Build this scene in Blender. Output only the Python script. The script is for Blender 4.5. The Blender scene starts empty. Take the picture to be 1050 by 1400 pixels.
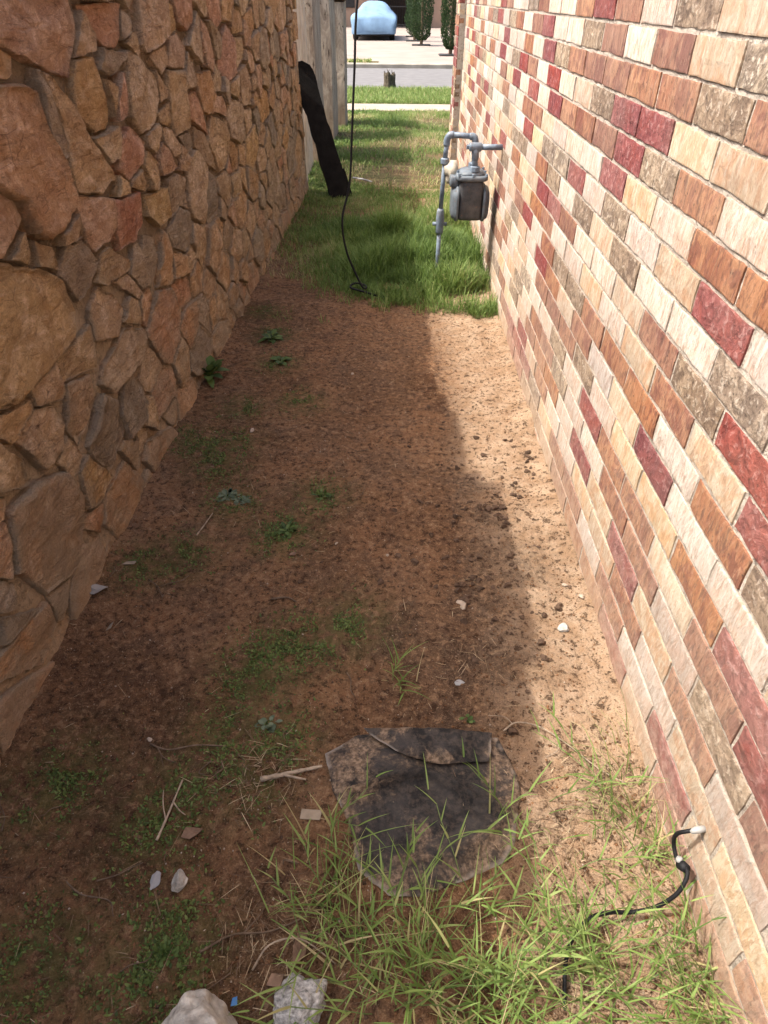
import bpy, math, random
import numpy as np
from mathutils import Matrix, Vector
R=math.radians
sc=bpy.context.scene
col=sc.collection
rng=np.random.RandomState(11)
random.seed(5)

# ------------------------------------------------------------------ camera, sky, sun, exposure
CAMH=1.485
cam=bpy.data.cameras.new('camera'); camo=bpy.data.objects.new('camera',cam); col.objects.link(camo)
cam.sensor_fit='VERTICAL'; cam.sensor_height=24; cam.lens=894.565/1400*24
cam.clip_start=.02; cam.clip_end=2000
_r=(0.9999060,0.0120296,0.0065745); _u=(-0.0126180,0.6201077,0.7844152); _b=(0.0053593,-0.7844244,0.6202012)
camo.matrix_world=Matrix(((_r[0],_u[0],_b[0],0),(_r[1],_u[1],_b[1],0),(_r[2],_u[2],_b[2],CAMH),(0,0,0,1)))
cam.dof.use_dof=True; cam.dof.focus_distance=2.3; cam.dof.aperture_fstop=14.0
sc.camera=camo
SUN_EL=R(55); SUN_AZ=R(271.5)     # azimuth clockwise from +Y: the sun stands over the stone wall
world=bpy.data.worlds.new('World'); sc.world=world; world.use_nodes=True
wn=world.node_tree; wn.nodes.clear()
sky=wn.nodes.new('ShaderNodeTexSky'); sky.sky_type='NISHITA'; sky.sun_disc=False
sky.sun_elevation=SUN_EL; sky.sun_rotation=SUN_AZ; sky.dust_density=7.0; sky.air_density=1.0
bg=wn.nodes.new('ShaderNodeBackground'); bg.inputs[1].default_value=0.15
wo=wn.nodes.new('ShaderNodeOutputWorld'); wn.links.new(sky.outputs[0],bg.inputs[0]); wn.links.new(bg.outputs[0],wo.inputs[0])
sl=bpy.data.lights.new('sun','SUN'); sl.energy=2.15; sl.angle=R(.5); sl.color=(1,.955,.88)
so=bpy.data.objects.new('sun',sl); col.objects.link(so)
sd=Vector((math.sin(SUN_AZ)*math.cos(SUN_EL),math.cos(SUN_AZ)*math.cos(SUN_EL),math.sin(SUN_EL)))
so.rotation_euler=sd.to_track_quat('Z','Y').to_euler(); so.location=sd*30
sc.view_settings.view_transform='Standard'; sc.view_settings.look='None'; sc.view_settings.gamma=1
sc.view_settings.exposure=1.52
sc.render.engine='CYCLES'
sc.cycles.use_denoising=True; sc.cycles.denoiser='OPENIMAGEDENOISE'; sc.cycles.denoising_input_passes='RGB_ALBEDO_NORMAL'; sc.cycles.denoising_prefilter='ACCURATE'
sc.cycles.max_bounces=8; sc.cycles.diffuse_bounces=5; sc.cycles.transparent_max_bounces=8

# ------------------------------------------------------------------ measured data (metres)
STONES=[
 ([(1.816,1.47),(2.371,1.467),(2.374,1.399),(2.268,1.293),(2.228,1.293),(2.054,1.339),(1.781,1.422)],(168,120,92)),
 ([(2.442,1.467),(2.776,1.465),(2.707,1.365),(2.649,1.339),(2.553,1.348),(2.502,1.395),(2.438,1.446)],(176,118,84)),
 ([(2.769,1.442),(2.867,1.432),(2.829,1.376),(2.739,1.355),(2.739,1.387)],(140,118,98)),
 ([(2.949,1.464),(3.31,1.462),(3.235,1.352),(3.122,1.324),(2.921,1.308),(2.895,1.339)],(160,122,88)),
 ([(3.369,1.462),(3.697,1.461),(3.619,1.379),(3.511,1.357),(3.399,1.385)],(165,108,72)),
 ([(3.847,1.46),(4.186,1.458),(4.13,1.371),(4.026,1.35),(3.911,1.393)],(165,105,72)),
 ([(1.709,1.322),(1.979,1.301),(2.037,1.28),(2.028,1.207),(2.085,1.105),(2.08,0.997),(1.977,0.966),(1.853,0.949),(1.793,0.985),(1.773,1.068),(1.594,1.163)],(164,112,70)),
 ([(2.097,1.317),(2.137,1.311),(2.23,1.225),(2.29,1.125),(2.368,1.046),(2.422,0.992),(2.279,0.973),(2.113,1.014),(2.102,1.087),(2.124,1.187),(2.105,1.266)],(205,160,112)),
 ([(2.321,1.325),(2.457,1.331),(2.478,1.276),(2.486,1.18),(2.431,1.137),(2.345,1.137),(2.254,1.2),(2.268,1.265)],(160,116,58)),
 ([(2.726,1.331),(2.816,1.314),(2.984,1.226),(2.992,1.158),(2.855,1.087),(2.746,1.074),(2.666,1.14),(2.681,1.226)],(212,176,136)),
 ([(2.617,1.281),(2.665,1.273),(2.652,1.212),(2.587,1.15),(2.523,1.146),(2.543,1.198)],(158,104,76)),
 ([(2.51,1.1),(2.649,1.116),(2.758,1.044),(2.687,0.988),(2.518,0.968),(2.438,1.016)],(170,112,84)),
 ([(2.343,0.937),(2.589,0.915),(2.568,0.814),(2.446,0.776),(2.319,0.783),(2.318,0.841)],(152,84,58)),
 ([(2.65,0.886),(2.889,0.866),(2.894,0.754),(2.734,0.75),(2.637,0.818)],(165,130,78)),
 ([(1.492,1.023),(1.827,0.875),(1.89,0.829),(1.915,0.732),(1.848,0.668),(1.642,0.665),(1.54,0.665),(1.457,0.659),(1.29,0.745)],(168,128,78)),
 ([(1.956,0.908),(2.061,0.894),(2.14,0.809),(2.035,0.761),(1.947,0.747),(1.876,0.85)],(112,92,76)),
 ([(3.142,1.242),(3.337,1.227),(3.355,1.087),(3.351,1.009),(3.11,1.016),(3.11,1.136)],(165,128,84)),
 ([(3.267,1.341),(3.4,1.355),(3.49,1.29),(3.427,1.229),(3.187,1.25)],(150,112,84)),
 ([(3.573,1.198),(3.808,1.192),(3.851,1.079),(3.751,1.016),(3.599,1.04),(3.555,1.133)],(170,118,66)),
 ([(3.754,1.397),(3.862,1.361),(3.948,1.23),(3.883,1.174),(3.762,1.207),(3.723,1.311)],(168,124,96)),
 ([(4.104,1.282),(4.284,1.361),(4.415,1.293),(4.425,1.132),(4.189,1.104),(4.006,1.177)],(165,112,90)),
 ([(3.556,0.804),(3.7,0.75),(3.654,0.578),(3.442,0.583),(3.424,0.688)],(98,86,76)),
 ([(3.447,1.007),(3.595,0.95),(3.74,0.763),(3.568,0.822),(3.421,0.928)],(138,110,84)),
 ([(2.953,1.074),(3.052,1.05),(3.132,0.952),(3.024,0.949),(2.95,1.014)],(165,132,100)),
 ([(3.967,0.698),(4.18,0.679),(4.196,0.575),(3.989,0.558)],(176,146,110)),
 ([(2.24,0.709),(2.336,0.703),(2.424,0.603),(2.385,0.595),(2.26,0.677)],(165,135,108)),
 ([(2.572,0.772),(2.669,0.734),(2.658,0.637),(2.52,0.568),(2.501,0.642),(2.508,0.716)],(110,94,78)),
 ([(2.863,0.379),(3.023,0.36),(2.969,0.239),(2.8,0.212),(2.734,0.323)],(165,112,66)),
 ([(2.112,0.734),(2.201,0.673),(2.24,0.607),(2.144,0.55),(1.973,0.604),(1.994,0.702)],(150,118,88)),
 ([(4.733,1.376),(5.019,1.426),(5.04,1.311),(4.886,1.28)],(176,126,74)),
 ([(5.057,1.019),(5.29,0.964),(5.32,0.823),(5.029,0.8),(4.946,0.918)],(180,130,70)),
 ([(4.456,0.793),(4.757,0.844),(4.864,0.697),(4.611,0.605),(4.425,0.673)],(176,134,78)),
 ([(1.426,0.579),(1.548,0.602),(1.629,0.567),(1.649,0.493),(1.6,0.438),(1.494,0.434),(1.455,0.522)],(168,132,98)),
 ([(1.921,0.451),(1.98,0.396),(1.995,0.263),(1.811,0.214),(1.743,0.31),(1.735,0.363),(1.842,0.414)],(96,82,70)),
 ([(2.077,0.405),(2.186,0.4),(2.217,0.294),(2.157,0.206),(2.012,0.219),(2.004,0.321)],(92,80,70)),
 ([(1.741,0.578),(1.879,0.54),(1.861,0.46),(1.765,0.413),(1.698,0.386),(1.669,0.46)],(138,106,78)),
 ([(1.287,0.452),(1.441,0.439),(1.563,0.386),(1.614,0.268),(1.54,0.178),(1.437,0.115),(1.283,0.164),(1.22,0.303)],(140,102,72)),
 ([(1.071,0.425),(1.206,0.283),(1.173,0.218),(1.009,0.34)],(112,98,88)),
 ([(1.109,0.182),(1.267,0.156),(1.254,0.068),(1.15,0.03),(0.911,0.204)],(165,110,62)),
 ([(1.53,0.181),(1.612,0.104),(1.593,0.039),(1.461,-0.002),(1.318,0.01),(1.344,0.077)],(140,112,88)),
 ([(1.732,0.18),(1.924,0.183),(1.994,0.044),(1.878,-0),(1.689,0.018),(1.66,0.105)],(160,112,70)),
 ([(2.11,0.137),(2.358,0.066),(2.397,-0.028),(2.259,-0.049),(2.093,0.003),(2.05,0.091)],(160,112,72)),
 ([(2.508,0.124),(2.74,0.104),(2.772,0.032),(2.657,-0.021),(2.465,0.025)],(158,114,76)),
]
CLODS=[(0.229,2.464),(0.241,2.458),(0.375,2.39),(0.494,2.375),(0.521,2.364),(0.399,2.244),(0.388,2.255),(0.242,2.172),(0.228,2.146),(0.257,2.188),(0.447,2.105),(0.352,2.103),(0.371,2.089),(0.331,2.093),(0.478,2.043),(0.492,2.057),(0.406,1.98),(0.393,1.966),(0.48,1.977),(0.493,1.968),(0.467,1.982),(0.237,1.812),(0.245,1.849),(0.233,1.791),(0.48,1.713),(0.508,1.702),(0.52,1.695),(0.295,1.709),(0.359,1.699),(0.202,1.633),(0.239,1.612),(0.189,1.622),(0.263,1.627),(0.28,1.623),(0.294,1.624),(0.31,1.635),(0.191,1.586),(0.415,1.648),(0.427,1.594),(0.416,1.604),(0.462,1.388),(0.474,1.395),(0.45,1.394),(0.484,1.383),(0.537,1.427),(0.532,1.411),(0.474,1.432),(0.584,1.498),(0.451,1.211),(0.445,1.203),(0.386,1.095),(0.328,1.353),(0.336,1.362),(0.318,1.344),(0.28,1.234),(0.277,1.27),(0.377,1.372),(0.413,1.372),(0.236,1.343),(0.157,1.487),(0.389,1.511),(0.379,1.504),(0.239,1.708),(0.155,1.738),(0.09,1.605),(0.039,1.64),(-0.018,1.5),(0.327,0.975),(0.255,1.197),(0.454,1.267),(0.214,0.973),(-0.279,1.505),(-0.235,1.425),(-0.039,2.631),(0.089,2.326),(0.027,1.879),(0.122,1.925),(-0.216,1.599),(0.6,2.235),(0.566,2.221),(0.577,2.228),(0.565,2.245),(0.568,2.163),(0.574,2.266),(0.578,2.232),(0.561,2.211),(0.571,2.117),(0.552,2.137),(0.552,2.174),(0.575,2.117),(0.566,2.089),(0.573,2.114),(0.339,1.898),(0.286,1.893),(0.242,1.884),(0.369,1.892),(0.496,1.894),(0.343,1.915),(0.358,1.92),(0.421,1.914),(0.343,1.856),(0.412,1.895),(0.426,1.901),(0.388,1.899),(0.278,1.888),(0.398,1.907),(0.267,1.908),(0.184,1.909),(0.264,1.853),(0.303,1.932),(0.305,1.532),(0.276,1.512),(0.284,1.543),(0.304,1.495),(0.259,1.531),(0.242,1.507),(0.296,1.488),(0.296,1.529),(0.329,1.534),(0.278,1.54),(0.279,1.535),(0.34,1.501),(0.221,1.545),(0.225,1.475),(0.323,1.547),(0.296,1.534),(0.246,1.433),(0.233,1.489),(0.255,1.456),(0.254,1.446),(0.227,1.504),(0.276,2.178),(0.198,2.196),(0.278,2.163),(0.248,2.145),(0.216,2.195),(0.394,1.86),(0.414,1.853),(0.425,1.84),(0.415,1.802),(0.465,1.774),(0.424,1.817),(0.242,2.526),(0.386,2.655),(0.333,2.633),(0.268,2.59),(0.249,2.535),(0.183,2.659)]
PALE=[(0.232,1.427),(0.239,1.406),(0.609,1.444),(0.572,1.511),(-0.183,2.979),(-0.587,2.415),(-0.596,0.938),(-0.174,1.692),(0.002,1.64)]
SHEET=[(-0.147,0.901),(-0.067,0.955),(0.064,0.966),(0.287,0.953),(0.314,0.883),(0.328,0.82),(0.296,0.696),(0.265,0.648),(0.182,0.612),(0.072,0.575),(0.011,0.577),(-0.053,0.625),(-0.077,0.723),(-0.121,0.801)]
FLAP=[(-0.054,0.96),(0.12,0.963),(0.272,0.953),(0.257,0.88),(0.134,0.87),(0.055,0.884),(-0.011,0.923)]
WRINK=[(-0.081,0.792),(-0.009,0.821),(0.097,0.85),(0.166,0.818),(0.223,0.783),(0.298,0.763)]
WRINK2=[(-0.038,0.659),(0.058,0.645),(0.187,0.662),(0.278,0.745)]
MOSS=[(-0.638,3.429),(-0.567,3.068),(-0.747,3.742),(-0.761,2.279),(-0.672,2.147),(-0.835,2.333),(-0.645,2.309),(-0.248,1.962),(-0.347,1.767),(-0.38,1.727),(-0.357,1.123),(-0.305,1.187),(-0.272,1.254),(-0.373,1.16),(-0.422,0.471),(-0.412,0.459),(-0.769,0.837),(-0.799,0.781),(-0.522,0.716),(-0.478,0.804),(-0.167,1.284),(-0.106,1.342),(-0.671,2.616),(-0.413,2.69),(-0.568,1.911),(-0.405,0.963),(-0.271,0.944),(-0.328,0.844),(-0.708,0.43),(-0.662,0.455),(-0.469,0.434),(-0.798,1.588),(-0.686,1.626)]
GRASSC=[(-0.135,0.665),(-0.105,0.583),(-0.064,0.529),(-0.017,0.465),(0.055,0.491),(0.111,0.442),(0.18,0.431),(0.121,0.373),(0.256,0.468),(0.273,0.397),(0.347,0.495),(0.378,0.434),(0.452,0.563),(0.565,0.75),(0.597,0.803),(0.526,0.668),(0.585,0.653),(0.557,0.511),(0.575,0.436),(0.48,0.447),(0.406,0.376),(0.323,0.37),(0.215,0.368),(-0.001,0.371),(-0.059,0.427),(-0.146,0.612),(0.026,1.13),(0.304,0.696),(0.351,0.681),(0.596,0.379),(0.514,0.378)]
STRAW=[(-0.266,0.486),(-0.209,0.5),(-0.145,0.45),(-0.109,0.528),(-0.202,0.554),(-0.346,0.843),(-0.304,0.807),(-0.263,0.883),(-0.238,0.836),(0.488,0.856),(0.532,0.82),(0.386,0.697),(0.426,0.731),(0.235,1.21)]


# ------------------------------------------------------------------ helpers
def lin(c):
    return tuple(((v/255)/12.92 if v/255<=.04045 else ((v/255+.055)/1.055)**2.4) for v in c)
def _h(i,j,k,s):
    n=(i*374761393+j*668265263+k*2147483647+s*1274126177)&0xffffffff
    n=((n^(n>>13))*1274126177)&0xffffffff
    n=((n^(n>>15))*2246822519)&0xffffffff
    return ((n^(n>>16))&0xffffff)/float(0xffffff)
def vnoise(P,s=0):
    P=np.asarray(P,float); f=np.floor(P).astype(np.int64); t=P-f; t=t*t*(3-2*t)
    r=0
    for a in (0,1):
        for b in (0,1):
            for c in (0,1):
                w=(t[:,0] if a else 1-t[:,0])*(t[:,1] if b else 1-t[:,1])*(t[:,2] if c else 1-t[:,2])
                r=r+w*_h(f[:,0]+a,f[:,1]+b,f[:,2]+c,s)
    return r*2-1
def fbm(P,o=4,s=0,g=.5):
    P=np.asarray(P,float); r=0;a=1;m=0
    for i in range(o):
        r=r+a*vnoise(P*(2**i)+i*17.3,s+i); m+=a; a*=g
    return r/m
def rawmesh(name,V,F,mats=(),smooth=False,attrs=None,fmat=None):
    me=bpy.data.meshes.new(name)
    V=np.asarray(V,np.float32)
    if isinstance(F,np.ndarray):
        k=F.shape[1]; n=len(F)
        me.vertices.add(len(V)); me.vertices.foreach_set('co',V.ravel())
        me.loops.add(n*k); me.loops.foreach_set('vertex_index',F.astype(np.int32).ravel())
        me.polygons.add(n); me.polygons.foreach_set('loop_start',np.arange(0,n*k,k,dtype=np.int32))
        me.polygons.foreach_set('loop_total',np.full(n,k,np.int32))
        me.update(calc_edges=True)
    else:
        me.from_pydata(V.tolist(),[],[tuple(int(i) for i in f) for f in F]); me.update()
    for m in mats: me.materials.append(m)
    if fmat is not None: me.polygons.foreach_set('material_index',np.asarray(fmat,np.int32))
    if smooth: me.polygons.foreach_set('use_smooth',np.ones(len(me.polygons),bool))
    for k,v in (attrs or {}).items():
        a=me.attributes.new(k,'FLOAT','POINT'); a.data.foreach_set('value',np.asarray(v,np.float32))
    me.validate()
    return me
def obj(name,me,parent=None,loc=None,rot=None,scale=None):
    o=bpy.data.objects.new(name,me); col.objects.link(o)
    if parent: o.parent=parent
    if loc is not None:o.location=loc
    if rot is not None:o.rotation_euler=rot
    if scale is not None:o.scale=scale if hasattr(scale,'__len__') else (scale,)*3
    return o
def tag(o,label=None,cat=None,group=None,kind=None):
    if label:o['label']=label
    if cat:o['category']=cat
    if group:o['group']=group
    if kind:o['kind']=kind
    return o
def empty(name,loc,label,cat,group=None,rz=0):
    o=bpy.data.objects.new(name,None); col.objects.link(o); o.location=loc; o.rotation_euler=(0,0,rz); o.empty_display_size=.1
    return tag(o,label,cat,group)
class MB:
    def __init__(s): s.V=[];s.F=[]
    def add(s,V,F):
        b=len(s.V); s.V+= [tuple(v) for v in V]; s.F+=[tuple(i+b for i in f) for f in F]; return s
    def box(s,a,b,ch=0):
        x0,y0,z0=a;x1,y1,z1=b
        if ch<=0:
            return s.add([(x0,y0,z0),(x1,y0,z0),(x1,y1,z0),(x0,y1,z0),(x0,y0,z1),(x1,y0,z1),(x1,y1,z1),(x0,y1,z1)],
             [(0,3,2,1),(4,5,6,7),(0,1,5,4),(1,2,6,5),(2,3,7,6),(3,0,4,7)])
        c=ch
        V=[];idx={}
        for ix,x in((0,x0),(1,x1)):
            for iy,y in((0,y0),(1,y1)):
                for iz,z in((0,z0),(1,z1)):
                    sx=c if ix==0 else -c; sy=c if iy==0 else -c; sz=c if iz==0 else -c
                    for ax,p in (('x',(x,y+sy,z+sz)),('y',(x+sx,y,z+sz)),('z',(x+sx,y+sy,z))):
                        idx[(ix,iy,iz,ax)]=len(V);V.append(p)
        F=[]
        I=lambda *k:idx[k]
        for i in(0,1):
            f=[I(i,0,0,'x'),I(i,1,0,'x'),I(i,1,1,'x'),I(i,0,1,'x')];F.append(f if i else f[::-1])
            f=[I(0,i,0,'y'),I(1,i,0,'y'),I(1,i,1,'y'),I(0,i,1,'y')];F.append(f[::-1] if i else f)
            f=[I(0,0,i,'z'),I(1,0,i,'z'),I(1,1,i,'z'),I(0,1,i,'z')];F.append(f if i else f[::-1])
            for j in(0,1):
                F.append([I(0,i,j,'y'),I(1,i,j,'y'),I(1,i,j,'z'),I(0,i,j,'z')])
                F.append([I(i,0,j,'x'),I(i,1,j,'x'),I(i,1,j,'z'),I(i,0,j,'z')])
                F.append([I(i,j,0,'x'),I(i,j,1,'x'),I(i,j,1,'y'),I(i,j,0,'y')])
                for k in(0,1): F.append([I(i,j,k,'x'),I(i,j,k,'y'),I(i,j,k,'z')])
        return s.add(V,F)
    def tube(s,P,r,n=10,cap=True):
        P=[Vector(p) for p in P]; r=r if hasattr(r,'__len__') else [r]*len(P)
        V=[];F=[]; up=None
        for i,p in enumerate(P):
            t=(P[min(i+1,len(P)-1)]-P[max(i-1,0)]).normalized()
            if up is None:
                up=Vector((0,0,1)) if abs(t.z)<.9 else Vector((0,1,0))
            a=(up-t*up.dot(t)).normalized(); b=t.cross(a); up=a
            for k in range(n):
                w=2*math.pi*k/n; V.append(p+(a*math.cos(w)+b*math.sin(w))*r[i])
        for i in range(len(P)-1):
            for k in range(n):
                F.append((i*n+k,i*n+(k+1)%n,(i+1)*n+(k+1)%n,(i+1)*n+k))
        if cap: F.append(tuple(range(n))[::-1]); F.append(tuple((len(P)-1)*n+k for k in range(n)))
        return s.add(V,F)
    def build(s,name,mat,parent=None,smooth=False,**k):
        me=rawmesh(name,s.V,s.F,[mat],smooth)
        import bmesh
        bm=bmesh.new(); bm.from_mesh(me); bmesh.ops.recalc_face_normals(bm,faces=bm.faces); bm.to_mesh(me); bm.free()
        if smooth: me.polygons.foreach_set('use_smooth',np.ones(len(me.polygons),bool))
        return obj(name,me,parent,**k)
def spline(P,n=6):
    P=[np.array(p,float) for p in P]; Q=[2*P[0]-P[1]]+P+[2*P[-1]-P[-2]]; out=[]
    for i in range(1,len(Q)-2):
        for k in range(n):
            t=k/n; a,b,c,d=Q[i-1:i+3]
            out.append(.5*((2*b)+(-a+c)*t+(2*a-5*b+4*c-d)*t*t+(-a+3*b-3*c+d)*t**3))
    out.append(P[-1]); return out

# ------------------------------------------------------------------ materials
class NM:
    def __init__(s,name,rough=.9,spec=.3):
        s.m=bpy.data.materials.new(name); s.m.use_nodes=True; s.t=s.m.node_tree; s.t.nodes.clear()
        s.out=s.n('OutputMaterial'); s.b=s.n('BsdfPrincipled'); s.b.inputs['Roughness'].default_value=rough
        s.b.inputs['Specular IOR Level'].default_value=spec
        s.l(s.b.outputs[0],s.out.inputs[0]); s._pos=None
    def n(s,t,**k):
        x=s.t.nodes.new('ShaderNode'+t)
        for a,b in k.items(): setattr(x,a,b)
        return x
    def l(s,a,b): s.t.links.new(a,b)
    def sv(s,sock,v):
        if isinstance(v,bpy.types.NodeSocket): s.l(v,sock)
        elif isinstance(v,tuple) and len(v)==3 and sock.type=='RGBA': sock.default_value=(*v,1)
        else: sock.default_value=v
    def pos(s):
        if s._pos is None: s._pos=s.n('NewGeometry').outputs['Position']
        return s._pos
    def map(s,v,scale=(1,1,1),off=(0,0,0)):
        m=s.n('Mapping'); s.l(v,m.inputs[0]); m.inputs['Scale'].default_value=scale
        s.sv(m.inputs['Location'],off); return m.outputs[0]
    def noise(s,sc,det=4,v=None,rough=.55,dist=0):
        x=s.n('TexNoise'); s.l(v or s.pos(),x.inputs['Vector']); x.inputs['Scale'].default_value=sc
        x.inputs['Detail'].default_value=det; x.inputs['Roughness'].default_value=rough; x.inputs['Distortion'].default_value=dist
        return x.outputs['Fac']
    def voro(s,sc,v=None,feat='F1',out='Distance'):
        x=s.n('TexVoronoi',feature=feat); s.l(v or s.pos(),x.inputs['Vector']); x.inputs['Scale'].default_value=sc
        return x.outputs[out]
    def ramp(s,f,st,interp='LINEAR'):
        x=s.n('ValToRGB'); s.l(f,x.inputs[0]); e=x.color_ramp.elements; x.color_ramp.interpolation=interp
        while len(e)<len(st): e.new(.5)
        for i,(p,c) in enumerate(st):
            e[i].position=p; e[i].color=(*c,1) if isinstance(c,tuple) else (c,c,c,1)
        return x.outputs[0]
    def mix(s,f,a,b,mode='MIX'):
        x=s.n('Mix',data_type='RGBA',blend_type=mode)
        s.sv(x.inputs[0],f); s.sv(x.inputs[6],a); s.sv(x.inputs[7],b); return x.outputs[2]
    def math(s,op,a,b=0.,c=None,clamp=False):
        x=s.n('Math',operation=op,use_clamp=clamp); s.sv(x.inputs[0],a); s.sv(x.inputs[1],b)
        if c is not None: s.sv(x.inputs[2],c)
        return x.outputs[0]
    def attr(s,name): x=s.n('Attribute',attribute_name=name); return x.outputs['Fac']
    def sep(s,i): x=s.n('SeparateXYZ'); s.l(s.pos(),x.inputs[0]); return x.outputs[i]
    def objrand(s): return s.n('ObjectInfo').outputs['Random']
    def island(s): return s.n('NewGeometry').outputs['Random Per Island']
    def objcol(s): return s.n('ObjectInfo').outputs['Color']
    def bump(s,h,st=.4,d=.01,prev=None):
        x=s.n('Bump'); x.inputs['Strength'].default_value=st; x.inputs['Distance'].default_value=d; s.l(h,x.inputs['Height'])
        if prev is not None: s.l(prev,x.inputs['Normal'])
        s.l(x.outputs[0],s.b.inputs['Normal']); return x.outputs[0]
    def color(s,c): s.sv(s.b.inputs['Base Color'],c); return s
    def hsv(s,c,h=.5,sat=1.,v=1.):
        x=s.n('HueSaturation'); s.sv(x.inputs['Hue'],h); s.sv(x.inputs['Saturation'],sat); s.sv(x.inputs['Value'],v); s.sv(x.inputs['Color'],c); return x.outputs[0]

def simple(name,c,rough=.7,spec=.4,var=.25,sc_=20,bump=.2,metal=0):
    m=NM(name,rough,spec); n=m.noise(sc_,5)
    m.color(m.mix(m.ramp(n,[(.3,0.),(.7,1.)]),tuple(v*(1-var) for v in c),tuple(min(1,v*(1+var)) for v in c)))
    m.bump(m.noise(sc_*4,4),bump,.004); m.b.inputs['Metallic'].default_value=metal
    return m.m

def mat_dirt():
    m=NM('dirt_soil',.97,.12)
    big=m.noise(1.9,7,dist=.6); mid=m.noise(10,7,rough=.66,dist=.4); fine=m.noise(46,6,rough=.72,dist=.3); grit=m.noise(240,3)
    c=m.mix(m.ramp(big,[(.42,0.),(.58,1.)]),(.122,.062,.030),(.20,.103,.051))
    c=m.mix(m.ramp(mid,[(.47,0.),(.58,.75)]),c,(.080,.038,.020))
    c=m.mix(m.ramp(m.noise(5,6,rough=.65,dist=.8),[(.55,0.),(.63,.55)]),c,(.235,.125,.065))
    c=m.mix(m.attr('sunlit_sand'),c,m.mix(m.ramp(mid,[(.40,0.),(.60,1.)]),(.305,.198,.12),(.42,.30,.20)))
    st=m.math('MULTIPLY',m.attr('stain'),m.ramp(m.noise(14,6,rough=.72),[(.38,.35),(.52,1.)]))
    c=m.mix(m.math('MULTIPLY',st,.8),c,(.075,.05,.034))
    c=m.mix(m.ramp(fine,[(.40,.85),(.46,0.)]),c,(.045,.024,.014))
    c=m.mix(m.ramp(fine,[(.54,0.),(.60,.45)]),c,(.36,.225,.13))
    c=m.mix(m.ramp(grit,[(.58,0.),(.68,.35)]),c,(.43,.29,.18))
    c=m.mix(m.ramp(grit,[(.33,.5),(.42,0.)]),c,(.06,.032,.018))
    c=m.mix(m.math('MULTIPLY',m.ramp(m.voro(80),[(.08,1.),(.12,0.)]),m.ramp(m.noise(23,2),[(.52,0.),(.56,.8)])),c,(.5,.42,.33))
    c=m.mix(m.math('MULTIPLY',m.ramp(m.voro(55),[(.12,1.),(.17,0.)]),m.ramp(m.noise(9,3),[(.52,0.),(.56,.8)])),c,(.05,.03,.02))
    gr=m.math('MULTIPLY',m.attr('moss'),m.ramp(m.noise(30,6,rough=.7),[(.42,0.),(.52,.85)]))
    c=m.mix(gr,c,(.085,.088,.028))
    m.color(c)
    n=m.bump(mid,.7,.05); n=m.bump(fine,.9,.018,n); m.bump(grit,.5,.004,n)
    return m.m
M={}
M['dirt']=mat_dirt()
def mat_lawnsoil():
    m=NM('lawn_soil',.97,.1); n=m.noise(2.2,6); f=m.noise(60,4)
    c=m.mix(m.ramp(n,[(.35,0.),(.65,1.)]),(.075,.075,.028),(.16,.10,.055)); c=m.mix(m.ramp(f,[(.35,.6),(.6,0.)]),c,(.035,.03,.014))
    c=m.mix(m.ramp(m.noise(140,2),[(.6,0.),(.75,.6)]),c,(.33,.27,.15))
    m.color(c); m.bump(f,.6,.015); return m.m
M['lawn_soil']=mat_lawnsoil()
def mat_mortar(name,a,b,dirtz=None):
    m=NM(name,.95,.15); n=m.noise(9,6); f=m.noise(110,4,rough=.7)
    c=m.mix(m.ramp(n,[(.3,0.),(.7,1.)]),a,b)
    c=m.mix(m.ramp(f,[(.3,.5),(.5,0.)]),c,tuple(v*.55 for v in a))
    c=m.mix(m.ramp(m.noise(330,2),[(.6,0.),(.75,.4)]),c,tuple(min(1,v*1.5) for v in b))
    if dirtz:
        c=m.mix(m.ramp(m.math('ADD',m.sep(2),m.math('MULTIPLY',m.noise(4,4),.5)),[(.95,0.),(1.25,.8)]),c,(.17,.125,.083))
        z=m.math('ADD',m.sep(2),m.math('MULTIPLY',m.noise(5,4),.5))
        c=m.mix(m.ramp(z,[(.2,.6),(.6,0.)]),c,m.mix(m.ramp(m.noise(24,6,None,.7),[(.42,0.),(.58,1.)]),tuple(v*.6 for v in dirtz),tuple(v*1.1 for v in dirtz)))
    c=m.mix(m.ramp(m.noise(34,6,None,.7,.5),[(.38,.6),(.47,0.)]),c,tuple(v*.5 for v in a))
    m.color(c); k=m.bump(m.noise(26,6,None,.7),.9,.03); k=m.bump(f,.6,.006,k); m.bump(n,.5,.02,k); return m.m
M['stone_mortar']=mat_mortar('stone_wall_mortar',(.25,.19,.128),(.41,.32,.22),(.40,.255,.14))
M['brick_mortar']=mat_mortar('brick_mortar',(.40,.345,.285),(.52,.455,.385))
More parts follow.
